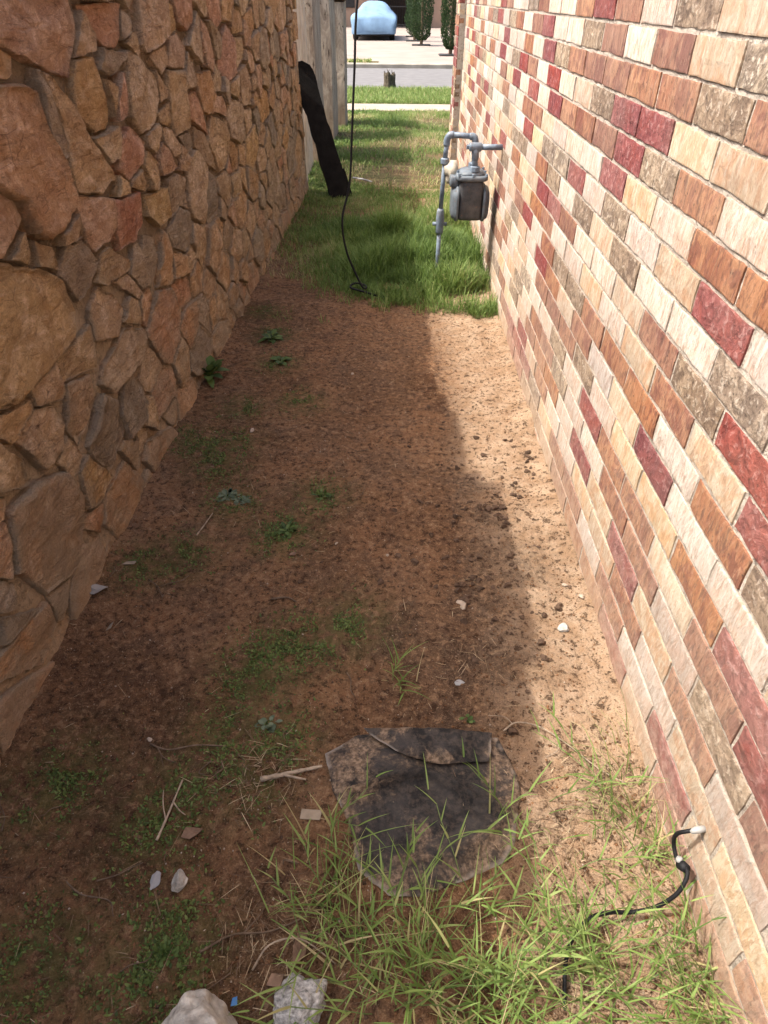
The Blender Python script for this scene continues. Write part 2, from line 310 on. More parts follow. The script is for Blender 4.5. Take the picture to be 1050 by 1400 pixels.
def mat_stone():
    m=NM('wall_stone',.88,.25)
    off=m.math('MULTIPLY',m.objrand(),37.)
    cx=m.n('CombineXYZ'); m.l(off,cx.inputs[0]); m.l(off,cx.inputs[1]); m.l(off,cx.inputs[2])
    va=m.n('VectorMath',operation='ADD'); m.l(m.pos(),va.inputs[0]); m.l(cx.outputs[0],va.inputs[1]); v=va.outputs[0]
    c=m.objcol()
    n1=m.noise(9,7,v,.66,.8); sv=m.map(v,(1,.45,1.5)); rc=m.n('CombineXYZ'); m.l(m.math('MULTIPLY',m.objrand(),3.1),rc.inputs[0]); m.l(rc.outputs[0],sv.node.inputs['Rotation']); n2=m.noise(30,7,sv,.7,.7); n3=m.noise(120,5,v,.7)
    c=m.mix(m.ramp(n1,[(.47,0.),(.57,.7)]),c,m.hsv(c,.494,1.05,.78))
    c=m.mix(m.ramp(m.noise(6,7,v,.68,1.2),[(.51,0.),(.58,.7)]),c,m.hsv(c,.503,.85,1.3))
    c=m.mix(m.ramp(n2,[(.36,.65),(.45,0.)]),c,m.hsv(c,.494,1.05,.48))
    c=m.mix(m.ramp(n2,[(.54,0.),(.62,.55)]),c,m.hsv(c,.503,.8,1.4))
    c=m.mix(m.ramp(n3,[(.36,.5),(.44,0.)]),c,m.hsv(c,.5,1.,.5))
    cr=m.voro(17,m.map(v,(1,.5,1.1)),'DISTANCE_TO_EDGE')
    c=m.mix(m.math('MULTIPLY',m.ramp(cr,[(.005,.55),(.02,0.)]),m.ramp(m.noise(7,3,v),[(.54,0.),(.58,1.)])),c,m.hsv(c,.49,1.,.3))
    # mortar smears and splashed soil low on the wall
    sm=m.math('MULTIPLY',m.attr('edge'),m.ramp(m.noise(13,5,None,.6),[(.40,0.),(.52,.95)]))
    c=m.mix(sm,c,(.38,.295,.20))
    z=m.math('ADD',m.sep(2),m.math('MULTIPLY',m.noise(4,5),.55))
    c=m.mix(m.ramp(z,[(.16,.75),(.50,.0)]),c,(.42,.25,.125))
    c=m.mix(m.math('MULTIPLY',m.ramp(m.noise(3.1,6,None,.65),[(.48,0.),(.55,.55)]),m.ramp(z,[(.45,1.),(1.0,0.)])),c,(.38,.295,.20))
    m.color(c)
    k=m.bump(n1,1.,.09); k=m.bump(n2,1.,.03,k); m.bump(n3,.7,.006,k)
    return m.m
M['stone']=mat_stone()
def mat_brick(name,a,b,dark,light,ds,ls,streak,dark2,pit=.5):
    m=NM(name,.86,.3)
    rnd=m.math('ADD',m.objrand(),m.island())
    cx=m.n('CombineXYZ'); m.l(m.math('MULTIPLY',rnd,31.),cx.inputs[1]); m.l(m.math('MULTIPLY',rnd,17.),cx.inputs[2])
    va=m.n('VectorMath',operation='ADD'); m.l(m.pos(),va.inputs[0]); m.l(cx.outputs[0],va.inputs[1]); v=va.outputs[0]
    sv=m.map(v,(1,1.9,.55)) if streak else v
    n1=m.noise(15,6,sv,.62,.8); n2=m.noise(55,6,sv,.68,.5); n3=m.noise(260,3,v,.7); n4=m.noise(9,4,v,.55,1.5)
    c=m.mix(m.ramp(n1,[(.42,0.),(.58,1.)]),a,b)
    c=m.mix(m.ramp(n4,[(.51,0.),(.57,.85)]),c,dark2)
    c=m.mix(m.ramp(m.noise(24,6,sv,.7,1.8),[(.39,ds),(.47,0.)]),c,dark)
    c=m.mix(m.ramp(n2,[(.37,ds*.9),(.44,0.)]),c,dark)
    c=m.mix(m.ramp(n2,[(.54,0.),(.62,ls)]),c,light)
    c=m.mix(m.ramp(n3,[(.32,.4),(.42,0.)]),c,tuple(x*.8 for x in dark))
    c=m.mix(m.math('MULTIPLY',m.ramp(m.voro(60,v),[(.12,1.),(.2,0.)]),m.ramp(m.noise(15,3,v),[(.51,0.),(.55,pit)])),c,tuple(x*.45 for x in dark))
    c=m.mix(m.ramp(m.noise(2.3,5),[(.42,.16),(.58,0.)]),c,(.26,.20,.15))
    # individual tone of each brick
    fr=m.math('FRACT',m.math('MULTIPLY',rnd,7.31))
    c=m.hsv(c,m.math('MULTIPLY_ADD',fr,.011,.4935),m.math('MULTIPLY_ADD',m.math('FRACT',m.math('MULTIPLY',rnd,3.7)),.25,.88),m.math('MULTIPLY_ADD',fr,.30,.82))
    # soil splash near the ground
    z=m.math('ADD',m.sep(2),m.math('MULTIPLY',m.noise(6,4),.16))
    c=m.mix(m.ramp(z,[(.07,.55),(.24,.0)]),c,(.40,.27,.165))
    c=m.mix(m.math('MULTIPLY',m.ramp(m.sep(2),[(.08,.34),(.6,.0)]),m.ramp(m.noise(30,6,None,.7),[(.38,.2),(.58,1.)])),c,(.50,.40,.31))
    m.color(c)
    k=m.bump(n1,.7,.016); k=m.bump(n2,.7,.007,k); m.bump(n3,.4,.0022,k)
    return m.m
M['W']=mat_brick('brick_pale',(0.431,0.360,0.301),(0.519,0.451,0.389),(0.324,0.226,0.162),(0.573,0.526,0.470),.75,.6,True,(0.496,0.371,0.292),.25)
M['C']=mat_brick('brick_cream',(0.426,0.329,0.225),(0.495,0.409,0.304),(0.337,0.204,0.121),(0.548,0.484,0.398),.7,.5,True,(0.451,0.286,0.171),.3)
M['O']=mat_brick('brick_orange',(0.255,0.110,0.064),(0.317,0.162,0.092),(0.098,0.048,0.036),(0.398,0.254,0.171),.75,.45,True,(0.179,0.069,0.048),.8)
M['B']=mat_brick('brick_brown',(0.201,0.143,0.097),(0.303,0.230,0.160),(0.082,0.056,0.039),(0.451,0.385,0.303),.75,.75,False,(0.139,0.098,0.070),.7)
M['M']=mat_brick('brick_maroon',(0.156,0.035,0.034),(0.211,0.058,0.053),(0.078,0.017,0.019),(0.359,0.195,0.179),.6,.55,False,(0.203,0.043,0.035),.6)
def mat_grass(name,st,trans=.35):
    m=NM(name,.6,.3); t=m.attr('tint'); c=m.ramp(t,st)
    m.color(c); tr=m.n('BsdfTranslucent'); m.l(c,tr.inputs[0]); mx=m.n('MixShader'); mx.inputs[0].default_value=trans
    m.l(m.b.outputs[0],mx.inputs[1]); m.l(tr.outputs[0],mx.inputs[2]); m.l(mx.outputs[0],m.out.inputs[0]); return m.m
M['grass']=mat_grass('grass_blades',[(0.,(.075,.13,.028)),(.4,(.145,.225,.05)),(.75,(.235,.31,.09)),(.88,(.38,.33,.15)),(1.,(.48,.39,.22))])
M['straw']=mat_grass('dry_straw',[(0.,(.10,.06,.035)),(.5,(.30,.21,.12)),(1.,(.48,.38,.24))],.1)
M['moss']=mat_grass('moss_leaves',[(0.,(.05,.075,.02)),(.6,(.10,.145,.035)),(1.,(.17,.21,.06))],.25)
M['leafdark']=mat_grass('weed_leaves',[(0.,(.04,.072,.018)),(.5,(.075,.125,.03)),(1.,(.125,.18,.05))],.25)
M['leafgrey']=mat_grass('grey_leaves',[(0.,(.075,.105,.06)),(1.,(.14,.175,.11))],.2)
M['cypress']=mat_grass('cypress_foliage',[(0.,(.016,.034,.012)),(.6,(.032,.062,.02)),(1.,(.055,.095,.03))],.2)
M['grit']=simple('soil_grit',(.15,.078,.040),.95,.1,.5,6)
M['clod']=simple('dark_soil_clod',(.085,.054,.036),.95,.15,.5,40,.6)
M['pale']=simple('pale_pebble',(.36,.29,.22),.85,.3,.25,40,.4)
M['white_rock']=simple('white_rock',(.40,.375,.33),.9,.25,.35,50,1.)
M['speck_rock']=simple('speckled_rock',(.40,.39,.37),.9,.25,.6,140,1.)
M['slate']=simple('slate_chip',(.27,.27,.27),.8,.3,.2,30)
M['twig']=simple('twig_bark',(.13,.09,.06),.9,.2,.4,60,.5)
M['palewood']=simple('pale_wood',(.30,.235,.17),.9,.2,.4,60,.5)
M['black']=simple('black_rubber',(.007,.007,.008),.65,.25,.3,60,.1)
M['plank']=simple('charred_plank',(.010,.009,.008),.9,.15,.4,18,.8)
def mat_paint(name,c0):
    m=NM(name,.5,.45); n=m.noise(26,6,None,.7); c=m.mix(m.ramp(n,[(.42,0.),(.58,1.)]),tuple(v*.8 for v in c0),tuple(v*1.2 for v in c0))
    c=m.mix(m.ramp(m.noise(60,5,None,.7),[(.60,0.),(.65,.8)]),c,(.16,.085,.05)); c=m.mix(m.ramp(m.noise(9,5),[(.55,0.),(.68,.25)]),c,(.22,.19,.16))
    m.color(c); m.bump(n,.2,.004); return m.m
M['meter_grey']=mat_paint('meter_grey_paint',(.11,.132,.152)); M['meter_body']=mat_paint('meter_body_paint',(.056,.058,.062)); M['pipe']=mat_paint('pipe_grey_paint',(.14,.18,.225))
M['brass']=simple('regulator_dull_metal',(.42,.38,.30),.6,.4,.3,30,.2)
M['white_plastic']=simple('white_plastic',(.27,.265,.25),.5,.4,.1,30,.1)
M['concrete']=simple('pale_concrete',(.27,.222,.19),.9,.2,.14,1.3,.2)
M['walk']=simple('sidewalk_concrete',(.30,.255,.20),.9,.2,.2,3,.3)
M['asphalt']=simple('road_asphalt',(.145,.14,.138),.9,.2,.14,5,.4)
M['kerb']=simple('kerb_concrete',(.30,.27,.22),.9,.2,.25,3,.3)
M['cover']=simple('blue_car_cover',(.16,.25,.36),.95,.1,.12,5,.6)
M['tyre']=simple('tyre_rubber',(.015,.015,.015),.8,.3,.3,20)
M['tan_wall']=simple('tan_stucco',(.36,.24,.17),.9,.2,.1,2,.2)
M['dark_iron']=simple('dark_iron',(.025,.022,.02),.6,.4,.3,10)
M['white_iron']=simple('pale_picket_wood',(.50,.43,.34),.6,.4,.2,10)
def mat_slab():
    m=NM('weathered_grey_wood',.95,.15); v=m.map(m.pos(),(1,3,.35)); n=m.noise(9,7,v,.7,.8)
    c=m.mix(m.ramp(n,[(.42,0.),(.58,1.)]),(.25,.20,.155),(.45,.38,.30))
    c=m.mix(m.ramp(m.noise(14,6,v,.7,1.5),[(.36,.9),(.42,0.)]),c,(.07,.05,.038))
    c=m.mix(m.ramp(m.sep(2),[(.0,.6),(.45,0.)]),c,(.33,.22,.14))
    m.color(c); m.bump(n,.8,.03); return m.m
M['slab']=mat_slab()
M['cap']=simple('brown_pillar_cap',(.14,.085,.06),.9,.2,.3,10,.3)
M['stump']=simple('stump_bark',(.085,.07,.05),.95,.15,.5,30,.9)
M['card']=simple('faded_card',(.25,.20,.145),.9,.2,.25,30)
M['paper']=simple('grey_paper',(.24,.22,.20),.8,.2,.2,30)
M['blue_plastic']=simple('blue_plastic',(.06,.20,.45),.5,.4,.1,30)
M['deadleaf']=simple('dead_leaf',(.19,.12,.08),.9,.2,.4,40)
def mat_sheet():
    m=NM('dirty_black_fabric',.85,.25)
    f=m.noise(50,6,None,.7); t=m.attr('rim')
    c=m.mix(m.ramp(m.noise(18,6,None,.65),[(.42,0.),(.58,1.)]),(.014,.013,.013),(.038,.034,.032))
    w=m.math('ADD',m.noise(8,7,None,.7,.5),m.math('MULTIPLY',m.math('SUBTRACT',t,.62),.22))
    d=m.math('MULTIPLY',m.ramp(w,[(.49,0.),(.58,.9)]),m.ramp(f,[(.40,.2),(.50,1.)]))
    c=m.mix(d,c,m.mix(m.ramp(m.noise(110,4),[(.4,0.),(.6,1.)]),(.105,.07,.044),(.26,.185,.125)))
    c=m.mix(m.ramp(m.noise(70,6,None,.72),[(.46,.0),(.60,.3)]),c,(.12,.09,.068))
    c=m.mix(m.math('MULTIPLY',m.attr('edge'),m.ramp(m.noise(11,4),[(.48,0.),(.56,.8)])),c,(.33,.29,.25))
    m.color(c); k=m.bump(m.noise(26,6,None,.65),.6,.016); m.bump(m.noise(260,2),.4,.0012,k); return m.m
M['sheet']=mat_sheet()

# ------------------------------------------------------------------ ground
def ground_z(x,y):
    x=np.asarray(x,float);y=np.asarray(y,float); P=np.stack([x,y,0*x],-1)
    z=.014*fbm(P*1.6,3,3)+.013*fbm(P*7,4,5)
    z=z+(.018+.026*fbm(P*np.array([3,5,1]),4,15))*np.exp(-((x-.64)/.06)**2)+.02*np.exp(-((x+1.0-.025*y)/.10)**2)
    return z
def gz(x,y): return float(ground_z(np.array([x]),np.array([y]))[0])
def gauss(x,y,pts,s):
    r=np.zeros_like(x)
    for p in pts:
        a,b=p[0],p[1]; k=s*(p[2] if len(p)>2 else 1); r=np.maximum(r,np.exp(-(((x-a)**2+(y-b)**2)/(k*k))))
    return r
def grid(xs,ys):
    X,Y=np.meshgrid(xs,ys,indexing='ij'); nx,ny=X.shape
    i=np.arange(nx*ny).reshape(nx,ny)
    F=np.stack([i[:-1,:-1],i[1:,:-1],i[1:,1:],i[:-1,1:]],-1).reshape(-1,4)
    return X.ravel(),Y.ravel(),F
def sheet(name,x0,x1,y0,y1,z,mat,n=2):
    X,Y,F=grid(np.linspace(x0,x1,n),np.linspace(y0,y1,n))
    return tag(obj(name,rawmesh(name,np.stack([X,Y,0*X+z],-1),F,[mat])),kind='structure')
sheet('ground',-500,500,-500,700,-.09,M['lawn_soil'],3)
ys=np.concatenate([np.arange(-1.2,.3,.05),np.arange(.3,2.2,.0065),np.arange(2.2,4.2,.012),np.arange(4.2,7.0,.03)])
X,Y,F=grid(np.arange(-1.22,.80,.0085),ys)
Z=ground_z(X,Y)
P3=np.stack([X,Y,0*X],-1)
near=Y<4.4
Z[near]+=(.006*np.clip(fbm(P3[near]*30,4,9,.6),-.3,1)+.0016*vnoise(P3[near]*110,2))
# trodden rills and crumbly ridges
Z[near]+=.006*np.abs(fbm(P3[near]*np.array([6,3,1]),3,21))
stain=np.clip(gauss(X,Y,[(.40,1.62,1.),(.30,1.42,1.),(.22,1.18,1.2),(.16,1.0,1.),(.33,1.22,.9),(.36,1.85,.6),(.05,1.3,.8),(.30,2.05,.5)],.15)+.35*gauss(X,Y,[(-.6,.55,2.),(-.75,1.0,1.2),(-.3,.45,1.5)],.2),0,1)
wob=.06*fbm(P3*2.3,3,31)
sunlit_sand=np.clip((X+wob-.22)/.18,0,1)*.92+.35*np.clip(fbm(P3*1.3,3,12),0,1)  # sandy soil strip, its colour paled further to strengthen the sunlit side
moss=.75*np.clip(gauss(X,Y,MOSS,.12),0,1)
tag(obj('dirt_path',rawmesh('dirt_path',np.stack([X,Y,Z],-1),F,[M['dirt']],True,{'stain':stain,'sunlit_sand':np.clip(sunlit_sand,0,1),'moss':moss})),kind='structure')
# lawn soil beyond, verge
xs=np.unique(np.round(np.concatenate([np.arange(-14,-2,.5),np.arange(-2,2,.05),np.arange(2,14.1,.5)]),4))
X,Y,F=grid(xs,np.arange(6.2,12.45,.05)); P3=np.stack([X,Y,0*X],-1)
Z=.02*fbm(P3*1.2,3,7)+.01*fbm(P3*6,3,8)-.012
Z[Y<6.9]-=.03
tag(obj('lawn',rawmesh('lawn',np.stack([X,Y,Z],-1),F,[M['lawn_soil']],True)),kind='structure')
mb=MB().box((-40,12.4,-.2),(40,13.2,.012),.008)
sw=tag(mb.build('sidewalk',M['walk']),kind='structure')
sheet('verge',-40,40,13.2,15.45,-.006,M['lawn_soil'])
sheet('road',-120,120,15.3,21.0,-.05,M['asphalt'])
tag(MB().box((-60,21.0,-.2),(60,21.25,.05),.02).build('kerb',M['kerb']),kind='structure')
sheet('kerb_grass_strip',-60,-.4,21.25,21.9,.045,M['lawn_soil'])
sheet('driveway',-60,60,21.25,60,.035,M['concrete'])

# ------------------------------------------------------------------ brick wall of the house
XB=.6327; BL=.254; CH=.0785; ZA=1.4287; MJ=.0098
wallE=empty('brick_wall',(XB,3.5,0),'multicoloured brick side wall of the house in full sun','wall')
def wpart(o):
    o.parent=wallE; o.matrix_parent_inverse=Matrix.Translation((-XB,-3.5,0)); return o
Yend=7.2
core=MB().box((XB+.0034,-1.5,-.3),(6.5,Yend+.02,2.62)).build('mortar',M['brick_mortar']); wpart(core)
ROWS={
'A':(0,'CBWOMOWWOBWWOM'),'B':(-1,'BCOWOBWWMOWOBWMBO'),'C':(-1,'OBOOOOOBMWOWWMW'),'D':(-1,'CCMMBCWMWOMBWMWO'),
'E':(-1,'WOBMOOOMWMWMCOW'),'F':(-2,'OOWCMWWWCOOWWOCW'),'G':(-2,'WMCWBWMBBCMWCBWW'),'H':(-2,'BWWBCBWBOWBBCCCW'),
'I':(-2,'MBOCWWOMMCCOWMCW'),'J':(-3,'MCOCWCWWOOCOWBCM'),'K':(-3,'BOWOOOBBOWMOCWO'),'L':(-3,'WWMCWOCOMWCBWOC'),
'M':(-3,'MOCCWBOOOWCWBWM'),'N':(-4,'MOCOOMWBWWBCWOC'),'O':(-4,'OBWOOWWBOOWBCWO'),'P':(-4,'WOCMCMWOOOCBWCW'),
'Q':(-4,'CCWOCCWWOCMWCOB'),'R':(-4,'CMWOWOOCBMMMOWC'),'S':(-4,'OMCMOOOCBBMMCWC')}
# brick meshes: a rough tumbled face on a shallow block, 7 shapes, each in five clays
def brick_verts(seed,L=BL-MJ,Hh=CH-MJ,nx=12,nz=5):
    r=np.random.RandomState(seed)
    u=np.concatenate([[0,.012],np.linspace(.08,.92,nx-4),[.988,1]]); v=np.concatenate([[0,.045],np.linspace(.2,.8,nz-4) if nz>5 else [.5],[.955,1]])
    U,W=np.meshgrid(u,v,indexing='ij'); y=(U-.5)*L; z=(W-.5)*Hh
    P=np.stack([y.ravel()*22+seed*9.1,z.ravel()*22,0*y.ravel()],-1)
    y=y.ravel()+.0022*vnoise(P*2.3,1); z=z.ravel()+.0019*vnoise(P*2.7,2)
    eu=np.minimum(U,1-U).ravel()*L; ew=np.minimum(W,1-W).ravel()*Hh; e=np.minimum(eu,ew)
    x=np.where(e<1e-6,.0010,np.where(e<.006,.0003,0))-.0017*fbm(P*1.3,3,3)+np.where(e<.006,.0016*np.clip(vnoise(P*3.1,7),0,1),0)
    n=len(x); V=np.stack([x,y,z],-1); i=np.arange(n).reshape(len(u),len(v))
    F=[(i[a,b],i[a,b+1],i[a+1,b+1],i[a+1,b]) for a in range(len(u)-1) for b in range(len(v)-1)]
    ring=list(i[:,0])+list(i[-1,1:])+list(i[-2::-1,-1])+list(i[0,-2:0:-1])
    Vb=V[ring].copy(); Vb[:,0]=.045; b=n+np.arange(len(ring)); m=len(ring)
    F+=[(ring[k],ring[(k+1)%m],b[(k+1)%m],b[k]) for k in range(m)]
    return np.concatenate([V,Vb]),F
NV=7
BV=[brick_verts(3+k) for k in range(NV)]
BM={}
def bmesh_for(k,c):
    if (k,c) not in BM: BM[(k,c)]=rawmesh('brick_%s'%{'W':'pale','C':'cream','O':'orange','B':'brown','M':'maroon'}[c],BV[k][0],BV[k][1],[M[c]])
    return BM[(k,c)]
def px(p):
    d=np.array(p)-np.array((0,0,CAMH)); z=-d@np.array(_b)
    if z<.1: return None
    return (525+894.565*(d@np.array(_r))/z, 700-894.565*(d@np.array(_u))/z, z)
br=random.Random(8)
bricks=[]
for r in range(-15,20):
    ph=1.442 if r%2 else 1.349
    zc=ZA-CH*r+CH/2
    nm=chr(65+r) if 0<=r<19 else None
    for n in range(-12,24):
        yc=ph+(n+.5)*BL
        y0,y1=yc-BL/2,yc+BL/2
        if y1<-1.2 or y0>Yend-.01: continue
        c=None
        if nm:
            s,st=ROWS[nm]
            if 0<=n-s<len(st): c=st[n-s]
        if c is None: c=br.choices('WCOBM',(.30,.24,.22,.13,.11))[0]
        k=br.randrange(NV); cut=1
        if y1>Yend: cut=(Yend-y0-.004)/(BL-MJ); yc=(y0+Yend)/2
        q=px((XB,yc,zc)); vis=0
        if q and -20<q[0]<1075 and -20<q[1]<1420: vis=1/q[2]**2*abs(XB)/math.dist((XB,yc,zc),(0,0,CAMH))
        bricks.append((vis,yc,zc,c,k,cut,br.uniform(-.0022,.0006),br.uniform(-.4,.4)))
bricks.sort(reverse=True)
for vis,yc,zc,c,k,cut,dx,rt in bricks[:300]:
    o=bpy.data.objects.new('brick',bmesh_for(k,c)); col.objects.link(o)
    o.parent=wallE; o.location=(dx,yc-3.5,zc); o.scale=(1,cut,1); o.rotation_euler=(R(rt),0,R(rt*.7))
V=[];F=[];fm=[]; order='WCOBM'
for vis,yc,zc,c,k,cut,dx,rt in bricks[300:]:
    b=len(V); v=BV[k][0].copy(); v[:,1]*=cut; v=v+np.array((XB+dx,yc,zc)); V+=v.tolist(); F+=[tuple(int(i)+b for i in f) for f in BV[k][1]]; fm+=[order.index(c)]*len(BV[k][1])
o=obj('small_far_bricks',rawmesh('small_far_bricks',V,F,[M[c] for c in order],False,None,fm)); wpart(o); tag(o,kind='stuff')
# added corner pier, mostly dark bricks, standing in for a shadow strip
pc=MB().box((XB-.052,Yend+.012,-.3),(XB+.35,Yend+.42,2.62)).build('shadow_strip_mortar',M['brick_mortar']); wpart(pc)
V=[];F=[];fm=[]
for r in range(-15,20):
    zc=ZA-CH*r+CH/2
    for a in range(2):
        # faces towards the alley
        for yy,sc_ in ((Yend+.11,.8),(Yend+.32,.78)):
            k=br.randrange(NV);c=br.choices('WCOBM',(.05,.08,.32,.25,.3))[0]
            if a==0:
                v=BV[k][0].copy(); v[:,1]*=sc_; v=v+np.array((XB-.0595,yy,zc))
            else:
                if yy>Yend+.2: continue
                v=BV[k][0].copy()*np.array((1,.95,1)); v=np.stack([v[:,1]+XB+.06,v[:,0]+Yend+.004,v[:,2]],-1)
            b=len(V); V+=v.tolist(); F+=[tuple(int(i)+b for i in f) for f in BV[k][1]]; fm+=[order.index(c)]*len(BV[k][1])
o=obj('shadow_strip_bricks',rawmesh('shadow_strip_bricks',V,F,[M[c] for c in order],False,None,fm)); wpart(o); tag(o,kind='stuff')

# ------------------------------------------------------------------ stone wall
SO=np.array((-1.008,0,0)); ST_=np.array((.025,1,0)); ST_/=np.linalg.norm(ST_); SN=np.array((ST_[1],-ST_[0],0))
def SW(s,z,n):
    s=np.asarray(s,float);z=np.asarray(z,float);n=np.asarray(n,float)
    P=SO+s[:,None]*ST_+n[:,None]*SN; P[:,2]=z; return P
SEND=6.85
def top(s):
    base=np.interp(s,[-2,.2,.37,.55,.78,.98,1.2,1.5,1.8,2.07,2.4,2.9,4,5.5,6.85],[1.50,1.52,1.55,1.65,1.84,1.89,1.96,2.0,1.95,1.82,1.74,1.62,1.6,1.56,1.55])  # unseen wall top, its raised part shaped to cast the path's shadow edge
    return base+.018*fbm(np.stack([np.asarray(s)*4.1,0*np.asarray(s),0*np.asarray(s)],-1),2,4)
def batter(z): return .035*np.exp(-np.maximum(z,0)/.18)-.02*np.asarray(z)*.3
swE=empty('stone_wall',(-.95,3,0),'tall rubble stone wall of tan and brown stones in the shade','wall')
def spart(o): o.parent=swE; o.matrix_parent_inverse=Matrix.Translation((.95,-3,0)); return o
s_=np.arange(-1.5,SEND+.001,.02); t_=np.linspace(0,1,90)
S,T,F=grid(s_,t_); Zt=-.12+T*(top(S)+.12)
P3=np.stack([S,Zt,0*S],-1)
nn=.016*fbm(P3*6,5,2,.6)+.006*fbm(P3*30,2,3)+.004*np.clip((.95-Zt)/.5,0,1)-.002+batter(Zt)
front=SW(S,Zt,nn)
# close the body: top and back and end
ns,nt=len(s_),len(t_); idx=np.arange(ns*nt).reshape(ns,nt)
bt=SW(s_,top(s_)-.01,np.full(ns,-.34)); bb=SW(s_,np.full(ns,-.12),np.full(ns,-.34))
V=np.concatenate([front,bt,bb]); Fq=[tuple(f) for f in F[:,::-1]]
b0=ns*nt; b1=b0+ns
for i in range(ns-1):
    Fq.append((idx[i,-1],idx[i+1,-1],b0+i+1,b0+i)); Fq.append((b0+i,b0+i+1,b1+i+1,b1+i))
Fq.append(tuple([int(v) for v in idx[-1,:]]+[b0+ns-1,b1+ns-1]))
o=spart(obj('mortar',rawmesh('mortar',V,Fq,[M['stone_mortar']],True)))
# --- stone outlines: traced ones, then cells packed in between
def poly_area(p): x,y=p[:,0],p[:,1]; return .5*np.sum(x*np.roll(y,-1)-y*np.roll(x,-1))
polys=[]
for pts,c in STONES:
    p=np.array(pts,float)
    hi=p[:,1]>1.445
    if hi.any(): p[hi,1]=1.455+.12*rng.rand()
    if poly_area(p)<0:p=p[::-1]
    polys.append((p,lin(c)))
def closest(p,Q):
    best=None
    for i in range(len(Q)):
        a,b=Q[i],Q[(i+1)%len(Q)]; ab=b-a; t=np.clip(((p-a)@ab)/(ab@ab+1e-12),0,1); c=a+ab*t; d=np.linalg.norm(p-c)
        if best is None or d<best[0]: best=(d,c)
    return best
def inside(p,Q):
    r=False
    for i in range(len(Q)):
        a,b=Q[i],Q[(i+1)%len(Q)]
        if (a[1]>p[1])!=(b[1]>p[1]) and p[0]<(b[0]-a[0])*(p[1]-a[1])/(b[1]-a[1])+a[0]: r=not r
    return r
AN=np.array((1,1.45))
sr=np.random.RandomState(23); seeds=[]
cand=np.stack([sr.uniform(.35,SEND-.04,7000),sr.uniform(-.04,2.0,7000)],-1)
tp=top(cand[:,0])
for i,c in enumerate(cand):
    if c[1]>tp[i]-.03: continue
    rad=(.062+.125*sr.rand()**1.3)*(1.12 if i<900 else .78)
    if any((abs(c[0]-p[:,0].mean())<.4) and (inside(c,p) or closest(c*AN,p*AN)[0]<rad*.40) for p,_ in polys): continue
    if any(((c-q[0])*AN)@((c-q[0])*AN)<((rad+q[1])*.98)**2 for q in seeds): continue
    seeds.append((c,rad))
PAL=[(168,122,84),(162,118,72),(152,116,82),(172,130,84),(178,140,96),(144,116,88),(165,110,74),(130,108,88),(168,124,94),(154,122,86),(186,150,112),(164,122,66),(136,112,88),(150,118,82),(160,124,90),(112,98,84)]
for c,rad in seeds:
    p0=c*AN; Q=np.array([(-.34,-.34),(.34,-.34),(.34,.34),(-.34,.34)])*1.0+p0
    def clip(Q,pt,nrm):
        out=[]
        for i in range(len(Q)):
            a,b=Q[i],Q[(i+1)%len(Q)]; da,db=(a-pt)@nrm,(b-pt)@nrm
            if da>=0: out.append(a)
            if da*db<0: out.append(a+(b-a)*da/(da-db))
        return np.array(out)
    for q,r2 in seeds:
        if q is c: continue
        d=(q-c)*AN; L=np.linalg.norm(d)
        if L>.72: continue
        n=-d/L; k=(L*L+rad*rad-r2*r2)/(2*L); Q=clip(Q,p0+d/L*(k-(.015 if c[1]>.85 else .008)),n)
        if len(Q)<3: break
    for p,_ in polys[:len(STONES)]:
        if len(Q)<3: break
        d,cc=closest(p0,p*AN)
        if d>.5: continue
        n=(p0-cc)/max(d,1e-6); Q=clip(Q,cc+n*.011,n)
    if len(Q)<3: continue
    for pt,nrm in (((0,-.09),(0,1)),((SEND-.012,0),(-1,0)),((.2,0),(1,0))):
        Q=clip(Q,np.array(pt)*AN,np.array(nrm,float))
        if len(Q)<3: break
    if len(Q)<3: continue
    Q=Q/AN
    tt=top(np.array([c[0]]))[0]-.006
    Q[:,1]=np.minimum(Q[:,1],tt)
    if poly_area(Q)<.0016: continue
    polys.append((Q,lin(PAL[sr.randint(len(PAL))])))
def resample(p,step=.013):
    out=[]
    for i in range(len(p)):
        a,b=p[i],p[(i+1)%len(p)]; k=max(2,int(np.linalg.norm(b-a)/step))
        for j in range(k): out.append(a+(b-a)*j/k)
    return np.array(out)
nst=0
